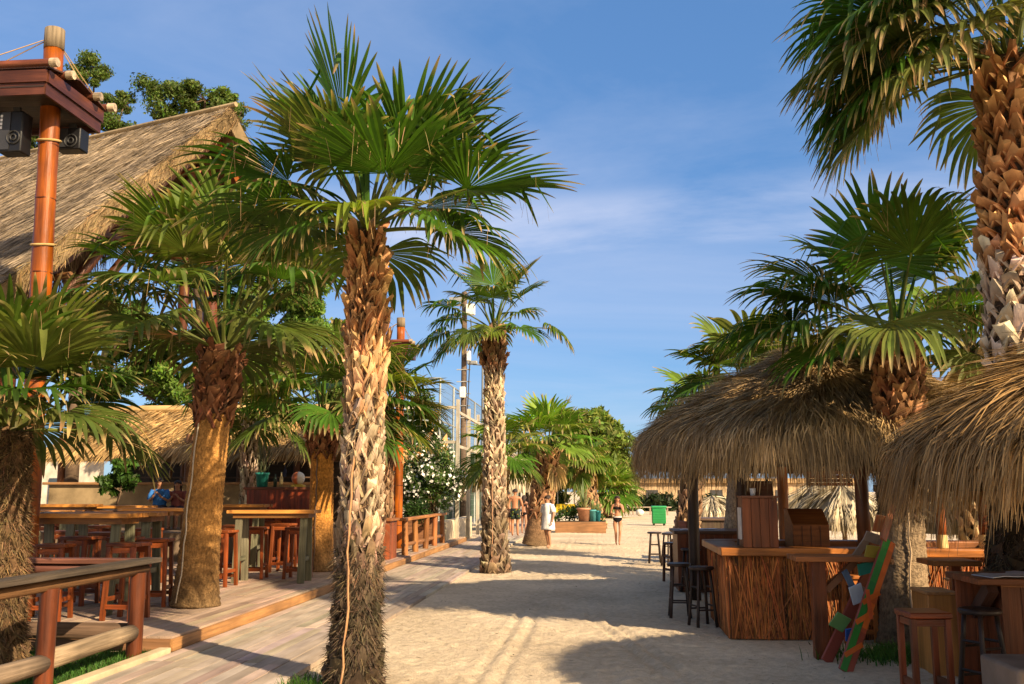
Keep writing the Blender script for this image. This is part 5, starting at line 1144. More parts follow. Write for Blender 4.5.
# painted planks leaning on the palm
def painted_planks():
    t = thing('painted_signpost', 'two green and orange painted planks leaning on the palm, with small coloured boards nailed on', 'signpost', tuple(G(832, 668)))
    GRN, ORG, RED = (.025, .20, .035), (.62, .13, .02), (.24, .05, .03); tops = []
    for i, (b, tp, w_) in enumerate(((G(845, 672), P(889, 541, 10.75), .15), (G(826, 662), P(880, 548, 11.0), .12))):
        n = 9; tt = np.array([0, .12, .3, .33, .52, .58, .66, .82, .93, 1.0]); ax = tp - b; up_ = np.array([.3, -.9, .1]); mb = MB()
        a = unit(ax); sd = unit(np.cross(a, up_)); u = np.cross(sd, a)
        cols = [GRN, (.03, .22, .03), (.05, .19, .04), GRN, GRN, (.02, .17, .04), GRN, (.035, .24, .04), (.04, .3, .04)] if i == 0 else [RED, RED, (.3, .06, .03), RED, (.35, .1, .03), (.3, .2, .12), (.35, .1, .04), RED, RED]
        p0, p1 = b, tp
        mb.beam(p0, p1, w_, .035, RED, up_)
        mb.build('plank', M['paint'], t, bevel=.003)
        sm = MB()
        for k in range(n):
            c0 = p0 + ax * (tt[k]); c1 = p0 + ax * (tt[k + 1]); off = sd * w_ * .22 * (1 if i == 0 else 0)
            if i == 0: sm.beam(c0 + u * .0195 - off, c1 + u * .0195 - off, w_ * .5, .003, cols[k], up_); sm.beam(c0 + u * .0195 + off * 1.2, c1 + u * .0195 + off * 1.2, w_ * .40, .003, [RED, (.28, .06, .03), (.4, .08, .03), ORG, (.45, .09, .02), ORG, ORG, ORG, ORG][k], up_)
            else: sm.beam(c0 + u * .0195, c1 + u * .0195, w_ * .9, .003, cols[k], up_)
        if i == 0:
            for f in (.16, .40, .55): # crossing orange brush stripes
                q = p0 + ax * f + u * .0235; sm.beam(q - sd * w_ * .48 - a * .10, q + sd * w_ * .48 + a * .10, .05, .003, ORG, up_)
            q = p0 + ax * .5 + u * .0265; sm.beam(q - sd * w_ * .48 + a * .13, q + sd * w_ * .48 - a * .13, .045, .003, (.6, .11, .03), up_)
        sm.build('painted_stripes', M['paint'], t)
    for px, py, Y, w_, h_, rz, c in ((857, 594, 10.75, .15, .20, .35, (.40, .46, .52)), (840, 622, 10.55, .17, .17, -.5, (.12, .26, .08)), (854, 634, 10.5, .19, .13, .1, (.02, .09, .34)), (866, 568, 10.85, .19, .13, .25, (.02, .22, .17)), (876, 552, 10.7, .24, .13, -.12, (.26, .21, .03)), (873, 538, 10.95, .2, .11, -.3, (.22, .17, .13)), (881, 524, 10.95, .16, .19, -.15, (.34, .11, .04)), (849, 580, 10.85, .07, .24, .55, (.10, .16, .25)), (861, 548, 11.0, .08, .24, -.5, (.25, .18, .12))):
        q = P(px, py, Y); a = np.array([math.cos(rz), .25, math.sin(rz)]); a = unit(a); MB().beam(q - a * w_ / 2, q + a * w_ / 2, .02, h_, c, unit(np.array([-math.sin(rz), -.3, math.cos(rz)]))).build('name_board', M['paint'], t, bevel=.003)
    MB().beam(P(884, 540, 10.7) - [.01, 0, 0], P(893, 505, 11.05), .07, .03, (.36, .10, .03), (.3, -.9, .1)).build('top_stick', M['wood'], t)
    MB().log(P(880, 560, 10.8), P(893, 562, 10.7), .03, (.45, .2, .06), 10).build('peg', M['wood'], t)
painted_planks()

# near hut at the right edge
HN = np.array([4.76, 7.9, 0.0]); p2 = [(.05, 3.32), (.5, 3.14), (1.0, 2.88), (1.5, 2.58), (1.95, 2.33), (2.2, 2.1), (2.33, 1.93)]
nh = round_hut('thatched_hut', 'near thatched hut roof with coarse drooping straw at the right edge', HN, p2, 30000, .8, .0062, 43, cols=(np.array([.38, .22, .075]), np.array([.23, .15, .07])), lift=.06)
for x, y in ((HN[0] + 1.5, HN[1] + 1.2), (HN[0] + 1.6, HN[1] - 1.2), (HN[0] + .1, HN[1] - 1.9)): MB().log((x, y, 0), (x, y, 2.2), .09, (.18, .07, .03), 12).build('post', M['varnish'], nh, smooth=True)
mb = MB(); aa = np.linspace(0, 2 * math.pi, 11)
for i in range(10): mb.log((HN[0] + 1.7 * math.cos(aa[i]), HN[1] + 1.7 * math.sin(aa[i]), 1.98), (HN[0], HN[1], 3.2), .05, (.13, .06, .03), 6)
mb.build('rafters', M['wood'], nh)
# ------------------------------------------------------------------ people
def ring_loft(mb, rings, col, n=22, wob=0.0, cap=True):
    """rings: (x, y, z, rx, ry)"""
    ang = np.linspace(0, 2 * math.pi, n, endpoint=False); V = []
    for x, y, z, rx, ry in rings:
        w_ = 1 + wob * np.sin(ang * 5 + z * 7) if wob else 1
        V.append(np.stack([x + np.cos(ang) * rx * w_, y + np.sin(ang) * ry * w_, np.full(n, z)], 1))
    m = len(rings); i = np.arange(m - 1)[:, None] * n; j = np.arange(n)[None]; k = (j + 1) % n
    b = mb.n; mb.add(np.concatenate(V), np.stack([i + j, i + k, i + n + k, i + n + j], -1).reshape(-1, 4), col)
    if cap: mb.f += [np.arange(n)[::-1] + b, np.arange(n) + b + (m - 1) * n]; mb.tot += [np.array([n]), np.array([n])]

def person(label, loc, rz, ht=1.7, skin=(.42, .22, .13), joints=None, fat=1.0, group=None):
    """one skinned body facing -Y, then clothes and hair as children"""
    J = dict(pelvis=(0, 0, .93, .15, .115), waist=(0, 0, 1.08, .125, .095), chest=(0, 0, 1.26, .15, .11), uchest=(0, 0, 1.37, .13, .085), neck=(0, -.005, 1.46, .052, .052), jaw=(0, -.03, 1.535, .062, .07), head=(0, -.02, 1.60, .078, .09), crown=(0, -.01, 1.665, .06, .07))
    for s, n in ((1, 'l'), (-1, 'r')):
        J.update({'sh' + n: (s * .165, 0, 1.38, .055, .055), 'el' + n: (s * .235, .03, 1.11, .040, .040), 'wr' + n: (s * .25, -.03, .87, .027, .027), 'pa' + n: (s * .25, -.05, .80, .022, .036),
                  'hip' + n: (s * .085, 0, .84, .09, .095), 'th' + n: (s * .095, -.005, .68, .08, .082), 'kn' + n: (s * .095, -.015, .48, .054, .056), 'ca' + n: (s * .095, .02, .34, .052, .055), 'an' + n: (s * .095, .025, .085, .034, .036), 'to' + n: (s * .105, -.10, .03, .034, .026)})
    for k, v in (joints or {}).items(): J[k] = tuple(v) + J[k][len(v):]
    E = [('pelvis', 'waist'), ('waist', 'chest'), ('chest', 'uchest'), ('uchest', 'neck'), ('neck', 'jaw'), ('jaw', 'head'), ('head', 'crown')]
    for n in 'lr': E += [('uchest', 'sh' + n), ('sh' + n, 'el' + n), ('el' + n, 'wr' + n), ('wr' + n, 'pa' + n), ('pelvis', 'hip' + n), ('hip' + n, 'th' + n), ('th' + n, 'kn' + n), ('kn' + n, 'ca' + n), ('ca' + n, 'an' + n), ('an' + n, 'to' + n)]
    names = list(J); ix = {k: i for i, k in enumerate(names)}; V = [J[k][:3] for k in names]; Rr = [(J[k][3] * (fat if k not in ('neck', 'jaw', 'head', 'crown') else 1), J[k][4] * (fat if k not in ('neck', 'jaw', 'head', 'crown') else 1)) for k in names]
    EE = [(ix[a], ix[b]) for a, b in E]; roots = [ix['pelvis']]
    def chain(pts, rs):
        roots.append(len(V)); b = len(V)
        for i, (p, r) in enumerate(zip(pts, rs)):
            V.append(tuple(p)); Rr.append((r, r))
            if i: EE.append((b + i - 1, b + i))
    for n, s in (('l', 1), ('r', -1)):   # five fingers on each hand
        pa, wr = np.array(J['pa' + n][:3]), np.array(J['wr' + n][:3]); d = unit(pa - wr); sd = unit(np.cross(d, [1, 0, .01])); cu = unit(np.cross(d, sd))
        for k, L_ in enumerate((.062, .072, .068, .052)):
            o = pa + sd * (.024 - .016 * k) + d * .012; chain([o, o + d * (L_ * .5 + .02) + cu * .004, o + d * (L_ + .015) + cu * .022], (.0095, .0085, .007))
        o = wr * .45 + pa * .55 + sd * .024; chain([o, o + d * .03 + sd * .022, o + d * .062 + sd * .026], (.0115, .0095, .008))
    hd = np.array(J['head'][:3]); jw = np.array(J['jaw'][:3]); yaw = (joints or {}).get('_yaw', 0)
    chain([hd + [0, -.07, -.005], hd + [0, -.105, -.035], hd + [0, -.085, -.045]], (.012, .015, .012))
    me = bpy.data.meshes.new('body'); k = ht / 1.7
    me.from_pydata([tuple(np.array(v) * k) for v in V], EE, []); me.update()
    t = thing('person', label, 'person', (0, 0, 0), group)
    o = bpy.data.objects.new('body', me); COL.objects.link(o); o.parent = t
    m = o.modifiers.new('skin', 'SKIN'); m.use_smooth_shade = True; m.branch_smoothing = .6
    if not me.skin_vertices: 
        bpy.context.view_layer.objects.active = o
    sv = me.skin_vertices[0].data
    for i, r in enumerate(Rr): sv[i].radius = (r[0] * k, r[1] * k); sv[i].use_root = i in roots
    o.modifiers.new('sub', 'SUBSURF').levels = 2; o.modifiers['sub'].render_levels = 2
    sm = bpy.data.materials.new('skin_tone'); sm.use_nodes = True; nt_ = sm.node_tree; bs_ = nt_.nodes['Principled BSDF']; bs_.inputs['Roughness'].default_value = .5; bs_.inputs['Subsurface Weight'].default_value = .05
    nz_ = nt_.nodes.new('ShaderNodeTexNoise'); nz_.inputs['Scale'].default_value = 9; cr_ = nt_.nodes.new('ShaderNodeValToRGB'); cr_.color_ramp.elements[0].color = (*(np.array(skin) * .85), 1); cr_.color_ramp.elements[1].color = (*np.minimum(1, np.array(skin) * 1.12), 1); nt_.links.new(nz_.outputs['Fac'], cr_.inputs[0]); nt_.links.new(cr_.outputs[0], bs_.inputs['Base Color'])
    me.materials.append(sm)
    # face
    ey = MB()
    for s in (-1, 1): ey.sphere((hd + [s * .03, -.082, .008]) * k, .011 * k, (.02, .015, .012), 8)
    ey.build('eyes', M['plastic'], t, smooth=True)
    mo = MB(); mo.beam((jw + [-.022, -.066, -.002]) * k, (jw + [.022, -.066, -.002]) * k, .01 * k, .01 * k, np.array(skin) * np.array([.7, .35, .4])); mo.build('mouth', M['skin'], t)
    e2 = MB()
    for s in (-1, 1): e2.sphere((hd + [s * .082, .005, -.01]) * k, .022 * k, skin, 8, 1.4)
    e2.build('ears', M['skin'], t, smooth=True)
    return t, J, k

def hair(t, J, k, col, style):
    hd = np.array(J['head'][:3]); mb = MB(); n = 18
    ang = np.linspace(0, 2 * math.pi, n, endpoint=False); V = []; rows = 9
    for i in range(rows):
        ph = math.pi * .5 * (1 - i / (rows - 1) * 1.0)
        for a in ang:
            front = max(0, -math.sin(a)); low = -.07 if style != 'short' else -.045
            lim = low * (1 - front) + .045 * front
            f = i / (rows - 1); r = math.sin(f * math.pi / 2); z = .110 * math.cos(f * math.pi / 2)
            z = z if z > lim else lim
            V.append((hd + [math.cos(a) * .103 * r, .012 + math.sin(a) * .116 * r, z]) * k)
    i = np.arange(rows - 1)[:, None] * n; j = np.arange(n)[None]; kk = (j + 1) % n
    mb.add(np.array(V), np.stack([i + j, i + n + j, i + n + kk, i + kk], -1).reshape(-1, 4), col)
    if style == 'bun': mb.sphere((hd + [0, .10, .06]) * k, .05 * k, col, 10)
    if style == 'long':
        for q in range(16): a = rng.uniform(.15, 3.0); p = hd + np.array([math.cos(a) * .085, .02 + math.sin(a) * .085, .0]); mb.tube([p * k, (p + [0, .02, -.1]) * k, (p + [rng.normal(0, .02), .03, -.26]) * k], [.03 * k, .026 * k, .008 * k], col, 6)
    mb.build('hair', M['hair'], t, smooth=True)

def seat_at(t, loc, rz): t.location = loc; t.rotation_euler = (0, 0, R(rz))

# woman in the white beach dress, walking and looking to the left
t, J, k = person('barefoot woman with dark tied hair in a loose white beach dress, walking and looking left', (0, 0, 0), 0, 1.66, (.40, .20, .11),
    dict(jaw=(-.03, -.025, 1.535), elr=(-.25, .05, 1.12), wrr=(-.27, .02, .88), par=(-.27, .0, .81), ell=(.26, -.02, 1.12), wrl=(.26, -.09, .90), pal=(.255, -.11, .83), knl=(.10, -.10, .49), cal=(.10, -.05, .35), anl=(.10, -.02, .085), tol=(.11, -.14, .03), knr=(-.085, .02, .48), car=(-.085, .08, .34), anr=(-.085, .14, .10), tor=(-.09, .05, .03)), 1.08)
mb = MB(); WHT = (.78, .76, .76)
ring_loft(mb, [tuple(np.array(q) * k) for q in ((0, .0, .60, .25, .21), (0, 0, .66, .245, .20), (0, 0, .80, .225, .185), (0, 0, .95, .205, .17), (0, 0, 1.08, .185, .15), (0, 0, 1.25, .195, .155), (0, 0, 1.36, .19, .13), (0, 0, 1.42, .15, .10), (0, 0, 1.455, .085, .075))], WHT, 26, .035)
for s in (1, -1):
    e = J['ell' if s > 0 else 'elr']; q = np.array([s * .15, 0, 1.39]); e = np.array(e[:3]); mb.tube([q * k, (q + (e - q) * .45) * k, (q + (e - q) * .85) * k], [.085 * k, .085 * k, .095 * k], WHT, 14)
mb.build('beach_dress', M['cloth'], t, smooth=True)
mb = MB(); mb.tube([np.array(q) * k for q in ((-.05, -.09, 1.44), (-.01, -.135, 1.33), (0, -.158, 1.22))], .006, (.12, .10, .10), 6); mb.build('neckline_trim', M['cloth'], t)
hair(t, J, k, (.03, .017, .012), 'bun'); q = G(548, 548.5); seat_at(t, (q[0], q[1], 0), -35)
# woman in the dark bikini walking towards the camera, hand at her face
t, J, k = person('tanned woman in a dark bikini walking on the sand, hand raised to her face', (0, 0, 0), 0, 1.64, (.40, .19, .10),
    dict(ell=(.20, -.10, 1.13), wrl=(.10, -.19, 1.36), pal=(.06, -.17, 1.45), elr=(-.22, .02, 1.12), wrr=(-.14, -.15, 1.05), par=(-.09, -.18, 1.10), knl=(.07, -.10, .49), cal=(.06, -.06, .35), anl=(.04, -.05, .085), tol=(.04, -.17, .03), knr=(-.07, .0, .48), car=(-.06, .06, .34), anr=(-.05, .12, .10), tor=(-.05, .04, .03)), .9)
mb = MB(); BK = (.012, .011, .013)
ring_loft(mb, [tuple(np.array(q) * k) for q in ((0, -.005, 1.235, .142, .118), (0, -.012, 1.27, .15, .128), (0, -.005, 1.315, .143, .114))], BK, 22, 0, False)
for s in (-1, 1): mb.tube([np.array(q) * k for q in ((s * .07, -.11, 1.31), (s * .09, -.07, 1.39), (s * .07, .03, 1.42))], .009, BK, 5)
mb.build('bikini_top', M['cloth'], t, smooth=True)
mb = MB(); ring_loft(mb, [tuple(np.array(q) * k) for q in ((0, 0, .80, .06, .112), (0, 0, .84, .13, .122), (0, 0, .89, .160, .122), (0, 0, .955, .152, .116))], BK, 22, 0, False); ring_loft(mb, [tuple(np.array(q) * k) for q in ((0, 0, .957, .153, .117), (0, 0, .995, .146, .112))], (.6, .58, .55), 22, 0, False); mb.build('bikini_bottom', M['cloth'], t, smooth=True)
hair(t, J, k, (.03, .017, .01), 'long'); q = G(618, 545.5); seat_at(t, (q[0], q[1], 0), 6)
# shirtless man seen from behind, with a woman beyond him
t, J, k = person('shirtless tanned man in dark patterned swim shorts seen from behind on the boardwalk', (0, 0, 0), 0, 1.82, (.40, .18, .09), dict(ell=(.27, -.02, 1.12), wrl=(.25, -.14, .93), pal=(.23, -.19, .88), elr=(-.27, .0, 1.12), wrr=(-.26, -.10, .90), par=(-.25, -.14, .84), shl=(.185, 0, 1.38), shr=(-.185, 0, 1.38)), 1.06)
mb = MB(); ring_loft(mb, [tuple(np.array(q) * k) for q in ((0, 0, .80, .175, .13), (0, 0, .90, .175, .135), (0, 0, 1.0, .16, .12))], (.02, .03, .025), 20)
for s in (-1, 1): ring_loft(mb, [tuple(np.array(q) * k) for q in ((s * .095, 0, .62, .10, .11), (s * .092, 0, .72, .10, .11), (s * .085, 0, .84, .098, .115))], (.025, .035, .028), 16)
for c_ in range(30): leaf_cloud(mb, np.array([rng.choice([-1, 1]) * rng.uniform(.03, .19), rng.choice([-1, 1]) * .125, rng.uniform(.64, .98)]) * k, .02, 3, .025, (.30, .26, .06), .3, 2)
mb.build('swim_shorts', M['cloth'], t, smooth=True)
hair(t, J, k, (.02, .013, .01), 'short'); q = P(515, 500, 37.5); seat_at(t, (q[0], 37.5, 0.06), 178)
t, J, k = person('tanned woman in a black bikini just right of the shirtless man, partly behind the palm', (0, 0, 0), 0, 1.62, (.44, .22, .13), None, .92)
mb = MB(); ring_loft(mb, [tuple(np.array(q) * k) for q in ((0, -.005, 1.235, .142, .118), (0, -.012, 1.27, .15, .128), (0, -.005, 1.315, .143, .114))], BK, 22, 0, False); mb.build('bikini_top', M['cloth'], t, smooth=True)
mb = MB(); ring_loft(mb, [tuple(np.array(q) * k) for q in ((0, 0, .80, .06, .112), (0, 0, .84, .13, .122), (0, 0, .89, .160, .122), (0, 0, .965, .152, .116))], BK, 22, 0, False); mb.build('bikini_bottom', M['cloth'], t, smooth=True)
hair(t, J, k, (.03, .018, .012), 'long'); q = P(524, 500, 40.5); seat_at(t, (q[0], 40.5, .0), 150)
t, J, k = person('tanned person in dark swim shorts standing on the left of the shirtless man, mostly hidden', (0, 0, 0), 0, 1.72, (.40, .19, .10), None, 1.0)
mb = MB(); ring_loft(mb, [tuple(np.array(q) * k) for q in ((0, 0, .80, .175, .13), (0, 0, .90, .175, .135), (0, 0, 1.0, .16, .12))], (.03, .02, .02), 20)
for s in (-1, 1): ring_loft(mb, [tuple(np.array(q) * k) for q in ((s * .095, 0, .64, .10, .11), (s * .085, 0, .84, .098, .115))], (.03, .02, .02), 16)
mb.build('swim_shorts', M['cloth'], t, smooth=True); hair(t, J, k, (.025, .015, .01), 'short'); q = P(508, 500, 40.0); seat_at(t, (q[0], 40.0, .06), 200)

# two people seated behind the tables in front of the hut
SIT = dict(pelvis=(0, .05, .50), waist=(0, .05, .65), chest=(0, .02, .83), uchest=(0, 0, .94), neck=(0, -.02, 1.03), jaw=(0, -.06, 1.10), head=(0, -.05, 1.165), crown=(0, -.04, 1.23))
for n, s in (('l', 1), ('r', -1)): SIT.update({'sh' + n: (s * .175, 0, .95), 'el' + n: (s * .24, -.06, .70), 'wr' + n: (s * .10, -.24, .80), 'pa' + n: (s * .06, -.28, .86), 'hip' + n: (s * .09, .0, .50), 'th' + n: (s * .10, -.2, .51), 'kn' + n: (s * .10, -.42, .50), 'ca' + n: (s * .10, -.40, .34), 'an' + n: (s * .10, -.38, .085), 'to' + n: (s * .11, -.5, .03)})
def seated(label, px, py, Y, sc, skin, shirt, hr, hs, z):
    z = .85
    t, J, k = person(label, (0, 0, 0), 0, 1.7 * sc, skin, SIT); mb = MB()
    ring_loft(mb, [tuple(np.array(q) * k) for q in ((0, .05, .46, .19, .15), (0, .05, .62, .165, .135), (0, .02, .83, .185, .14), (0, 0, .94, .18, .115), (0, -.01, 1.0, .10, .085))], shirt, 20, .02)
    for s in (-1, 1): mb.tube([np.array(q) * k for q in ((s * .15, 0, .96), (s * .21, -.03, .84), (s * .235, -.055, .73))], [.075 * k, .07 * k, .065 * k], shirt, 12)
    mb.build('shirt', M['cloth'], t, smooth=True); mb = MB()
    for s in (-1, 1): mb.tube([np.array(q) * k for q in ((s * .08, .08, .50), (s * .10, -.2, .51), (s * .10, -.40, .50))], [.12 * k, .10 * k, .08 * k], (.04, .04, .06), 12)
    mb.build('shorts', M['cloth'], t, smooth=True); hair(t, J, k, hr, hs); q = P(px, py, Y); seat_at(t, (q[0], Y, z), 10)
    s_ = thing('bench_seat', 'plain wooden seat under the ' + ('person in the blue shirt' if shirt[2] > .3 else 'dark haired person beside the blue shirt'), 'seat', (q[0], Y + .05, .85))
    MB().box((q[0] - .2, Y - .12, z + .36 * k), (q[0] + .2, Y + .28, z + .395 * k), (.3, .14, .05)).build('seat', M['wood'], s_, bevel=.006)
    for dx in (-.17, .17):
        for dy in (-.08, .24): MB().box((q[0] + dx - .02, Y + dy - .02, .852), (q[0] + dx + .02, Y + dy + .02, z + .358 * k), (.25, .11, .04)).build('leg', M['wood'], s_)
seated('seated person in a bright blue shirt with hands near the face', 160, 490, 23.4, 1, (.36, .17, .09), (.04, .15, .42), (.03, .02, .015), 'short', .98)
seated('seated dark haired person in a reddish top, right beside the blue shirt', 178, 490, 23.5, .96, (.36, .17, .10), (.22, .07, .06), (.02, .012, .01), 'long', .98)

# ------------------------------------------------------------------ palms
PALE = (.30, .205, .125); PALET = (.46, .345, .23); RUST = (.25, .095, .032); RUSTT = (.50, .28, .12); DKB = (.10, .06, .035)
bA = G(353, 690); tA = P(367, 232, bA[1])
fA = [dict(az=205, el=86, Lp=.95, RB=1.15, droop=.10, tilt=6), dict(az=140, el=78, Lp=.8, RB=1.1, droop=.12, tilt=8), dict(az=22, el=62, Lp=.95, RB=1.2, droop=.10, tilt=8), dict(az=300, el=40, Lp=.62, RB=1.1, droop=.12, tilt=14), dict(az=352, el=26, Lp=1.0, RB=1.12, droop=.2, tilt=14),
      dict(az=268, el=18, Lp=.32, RB=.95, droop=.4, tilt=24, tint=LIME * .9), dict(az=178, el=40, Lp=.9, RB=1.2, droop=.4, tilt=20), dict(az=196, el=20, Lp=.8, RB=1.05, droop=.6, tilt=24), dict(az=338, el=2, Lp=.75, RB=.9, droop=.7, tilt=20),
      dict(az=175, el=66, Lp=.8, RB=1.15, droop=.12, tilt=8), dict(az=5, el=46, Lp=.8, RB=1.1, droop=.15, tilt=10), dict(az=80, el=75, Lp=.85, RB=1.15, droop=.12, tilt=8), dict(az=330, el=60, Lp=.7, RB=1.1, droop=.12, tilt=10), dict(az=245, el=55, Lp=.6, RB=1.0, droop=.25, tilt=14), dict(az=110, el=60, Lp=.9, RB=1.1, droop=.3), dict(az=60, el=34, Lp=.9, RB=1.05, droop=.5), dict(az=150, el=20, Lp=.9, RB=1.05, droop=.7), dict(az=95, el=8, Lp=.8, RB=1.0, droop=.8), dict(az=15, el=10, Lp=.75, RB=.95, droop=.7), dict(az=225, el=4, Lp=.5, RB=.85, droop=.8, tilt=30)]
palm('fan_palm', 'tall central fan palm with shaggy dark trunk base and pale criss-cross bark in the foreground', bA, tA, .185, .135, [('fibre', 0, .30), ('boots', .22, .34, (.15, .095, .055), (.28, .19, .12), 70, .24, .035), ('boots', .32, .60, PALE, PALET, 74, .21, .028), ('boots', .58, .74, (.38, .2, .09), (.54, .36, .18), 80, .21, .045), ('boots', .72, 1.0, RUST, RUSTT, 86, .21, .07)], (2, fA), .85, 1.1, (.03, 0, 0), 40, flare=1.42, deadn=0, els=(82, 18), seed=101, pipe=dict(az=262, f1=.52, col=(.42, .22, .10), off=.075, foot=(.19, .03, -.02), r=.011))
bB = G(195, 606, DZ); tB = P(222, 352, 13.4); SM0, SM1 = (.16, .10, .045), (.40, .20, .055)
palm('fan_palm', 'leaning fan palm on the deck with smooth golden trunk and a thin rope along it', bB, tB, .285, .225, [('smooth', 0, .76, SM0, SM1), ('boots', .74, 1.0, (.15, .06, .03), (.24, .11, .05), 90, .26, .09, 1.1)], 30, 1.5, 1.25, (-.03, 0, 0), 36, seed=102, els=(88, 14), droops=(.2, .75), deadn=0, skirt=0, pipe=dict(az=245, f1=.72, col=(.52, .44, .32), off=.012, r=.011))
bC = np.array([P(6, 600, 9.3)[0], 9.3, .03]); tC = P(12, 432, 9.3)
palm('fan_palm', 'short fan palm with fibrous tan trunk inside the log fence at the left edge', bC, tC, .17, .155, [('fibre', 0, 1.0, (.14, .085, .04))], 17, .75, .98, leafmul=.7, nseg=36, seed=103, els=(84, 6), droops=(.2, .75), deadn=0, skirt=0)
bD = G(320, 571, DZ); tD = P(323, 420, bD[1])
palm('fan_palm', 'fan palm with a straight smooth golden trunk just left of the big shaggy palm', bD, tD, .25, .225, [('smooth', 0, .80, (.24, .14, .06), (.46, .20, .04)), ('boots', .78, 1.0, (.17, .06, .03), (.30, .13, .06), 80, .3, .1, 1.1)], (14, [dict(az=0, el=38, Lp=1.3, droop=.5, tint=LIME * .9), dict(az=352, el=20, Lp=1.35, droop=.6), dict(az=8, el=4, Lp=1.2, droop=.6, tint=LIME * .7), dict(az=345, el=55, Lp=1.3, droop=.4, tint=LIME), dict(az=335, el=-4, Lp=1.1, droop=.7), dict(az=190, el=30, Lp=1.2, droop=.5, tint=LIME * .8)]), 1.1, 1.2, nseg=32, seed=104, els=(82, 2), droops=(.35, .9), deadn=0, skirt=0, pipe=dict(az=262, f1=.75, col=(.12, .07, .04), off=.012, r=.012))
bE = np.array([P(249, 510, 23)[0], 23, .85]); tE = P(250, 425, 23)
palm('fan_palm', 'thin pale barked fan palm in front of the thatched bar hut with a dry skirt', bE, tE, .17, .15, [('boots', 0, 1.0, (.36, .27, .18), (.55, .45, .33), 60, .3, .05)], 22, .8, 1.1, nseg=28, seed=105, els=(78, 0), droops=(.4, 1.1), deadn=0, skirt=0)
bF = G(495, 572.5); tF = P(494, 331, bF[1])
palm('fan_palm', 'slender fan palm standing in the sand at the boardwalk edge in mid distance', bF, tF, .255, .17, [('boots', 0, .30, (.13, .09, .055), (.26, .19, .12), 70, .22, .035), ('boots', .28, .86, (.36, .25, .15), (.55, .42, .28), 60, .24, .035), ('boots', .84, 1.0, (.20, .09, .04), (.36, .20, .10), 90, .26, .12)],
     (8, [dict(az=355, el=8, Lp=1.25, RB=.85, droop=1.5, tilt=60), dict(az=185, el=5, Lp=1.1, RB=.95, droop=1.2, tilt=45), dict(az=195, el=35, Lp=1.0, RB=.9, droop=.8), dict(az=20, el=60, Lp=.9, RB=.85, droop=.3), dict(az=275, el=5, Lp=.45, RB=.75, droop=.6, tilt=35, tint=LIME * .8), dict(az=100, el=85, Lp=1.0, RB=1.0, droop=.15), dict(az=20, el=75, Lp=1.0, RB=1.0, droop=.15), dict(az=160, el=70, Lp=1.0, RB=1.0, droop=.2), dict(az=210, el=-8, Lp=.9, RB=.9, droop=1.3, tilt=45)]), .8, .85, nseg=32, seed=106, els=(80, -15), droops=(.4, 1.1), deadn=0, pipe=dict(az=265, f1=.42, col=(.40, .22, .12), off=.05, r=.012))
bG = G(535, 545.5); tG = P(549, 452, bG[1])
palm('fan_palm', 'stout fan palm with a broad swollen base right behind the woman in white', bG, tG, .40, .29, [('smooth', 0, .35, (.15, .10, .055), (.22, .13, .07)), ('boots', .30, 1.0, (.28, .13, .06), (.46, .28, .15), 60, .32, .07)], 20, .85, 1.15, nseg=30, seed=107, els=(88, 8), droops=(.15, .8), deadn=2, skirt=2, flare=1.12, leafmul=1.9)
bL = np.array([P(496, 540, 29)[0], 29, 0]); tL = P(503, 458, 29)
palm('fan_palm', 'short bright fan palm mostly hidden behind the slender mid distance palm', bL, tL, .2, .17, [('boots', 0, 1.0, (.2, .11, .06), (.36, .24, .14), 50, .26, .06)], 15, .75, 1.0, nseg=26, seed=108, els=(70, -20), leafmul=1.3, deadn=2)
bH = np.array([P(600, 500, 66)[0], 66, 0]); tH = P(608, 497, 66)
palm('fan_palm', 'low bright green fan palm far down the path behind the woman in the bikini', bH, tH, .55, .4, [('boots', 0, 1.0, (.4, .2, .09), (.5, .3, .15), 30, .4, .1)], 26, .9, 1.75, nseg=24, seed=109, els=(85, -10), split=False, leafmul=1.7, detail=.3, deadn=0)
bG2 = np.array([P(597, 500, 47)[0], 47, 0]); tG2 = P(583, 462, 47)
palm('fan_palm', 'fan palm with yellowed dry fronds standing behind the agave pot', bG2, tG2, .34, .26, [('boots', 0, 1.0, (.34, .18, .09), (.5, .32, .17), 40, .34, .08)], 18, .8, 1.15, nseg=24, seed=110, els=(60, -45), droops=(.7, 1.4), split=False, leafmul=1.3, deadn=10, skirt=12, detail=.4)
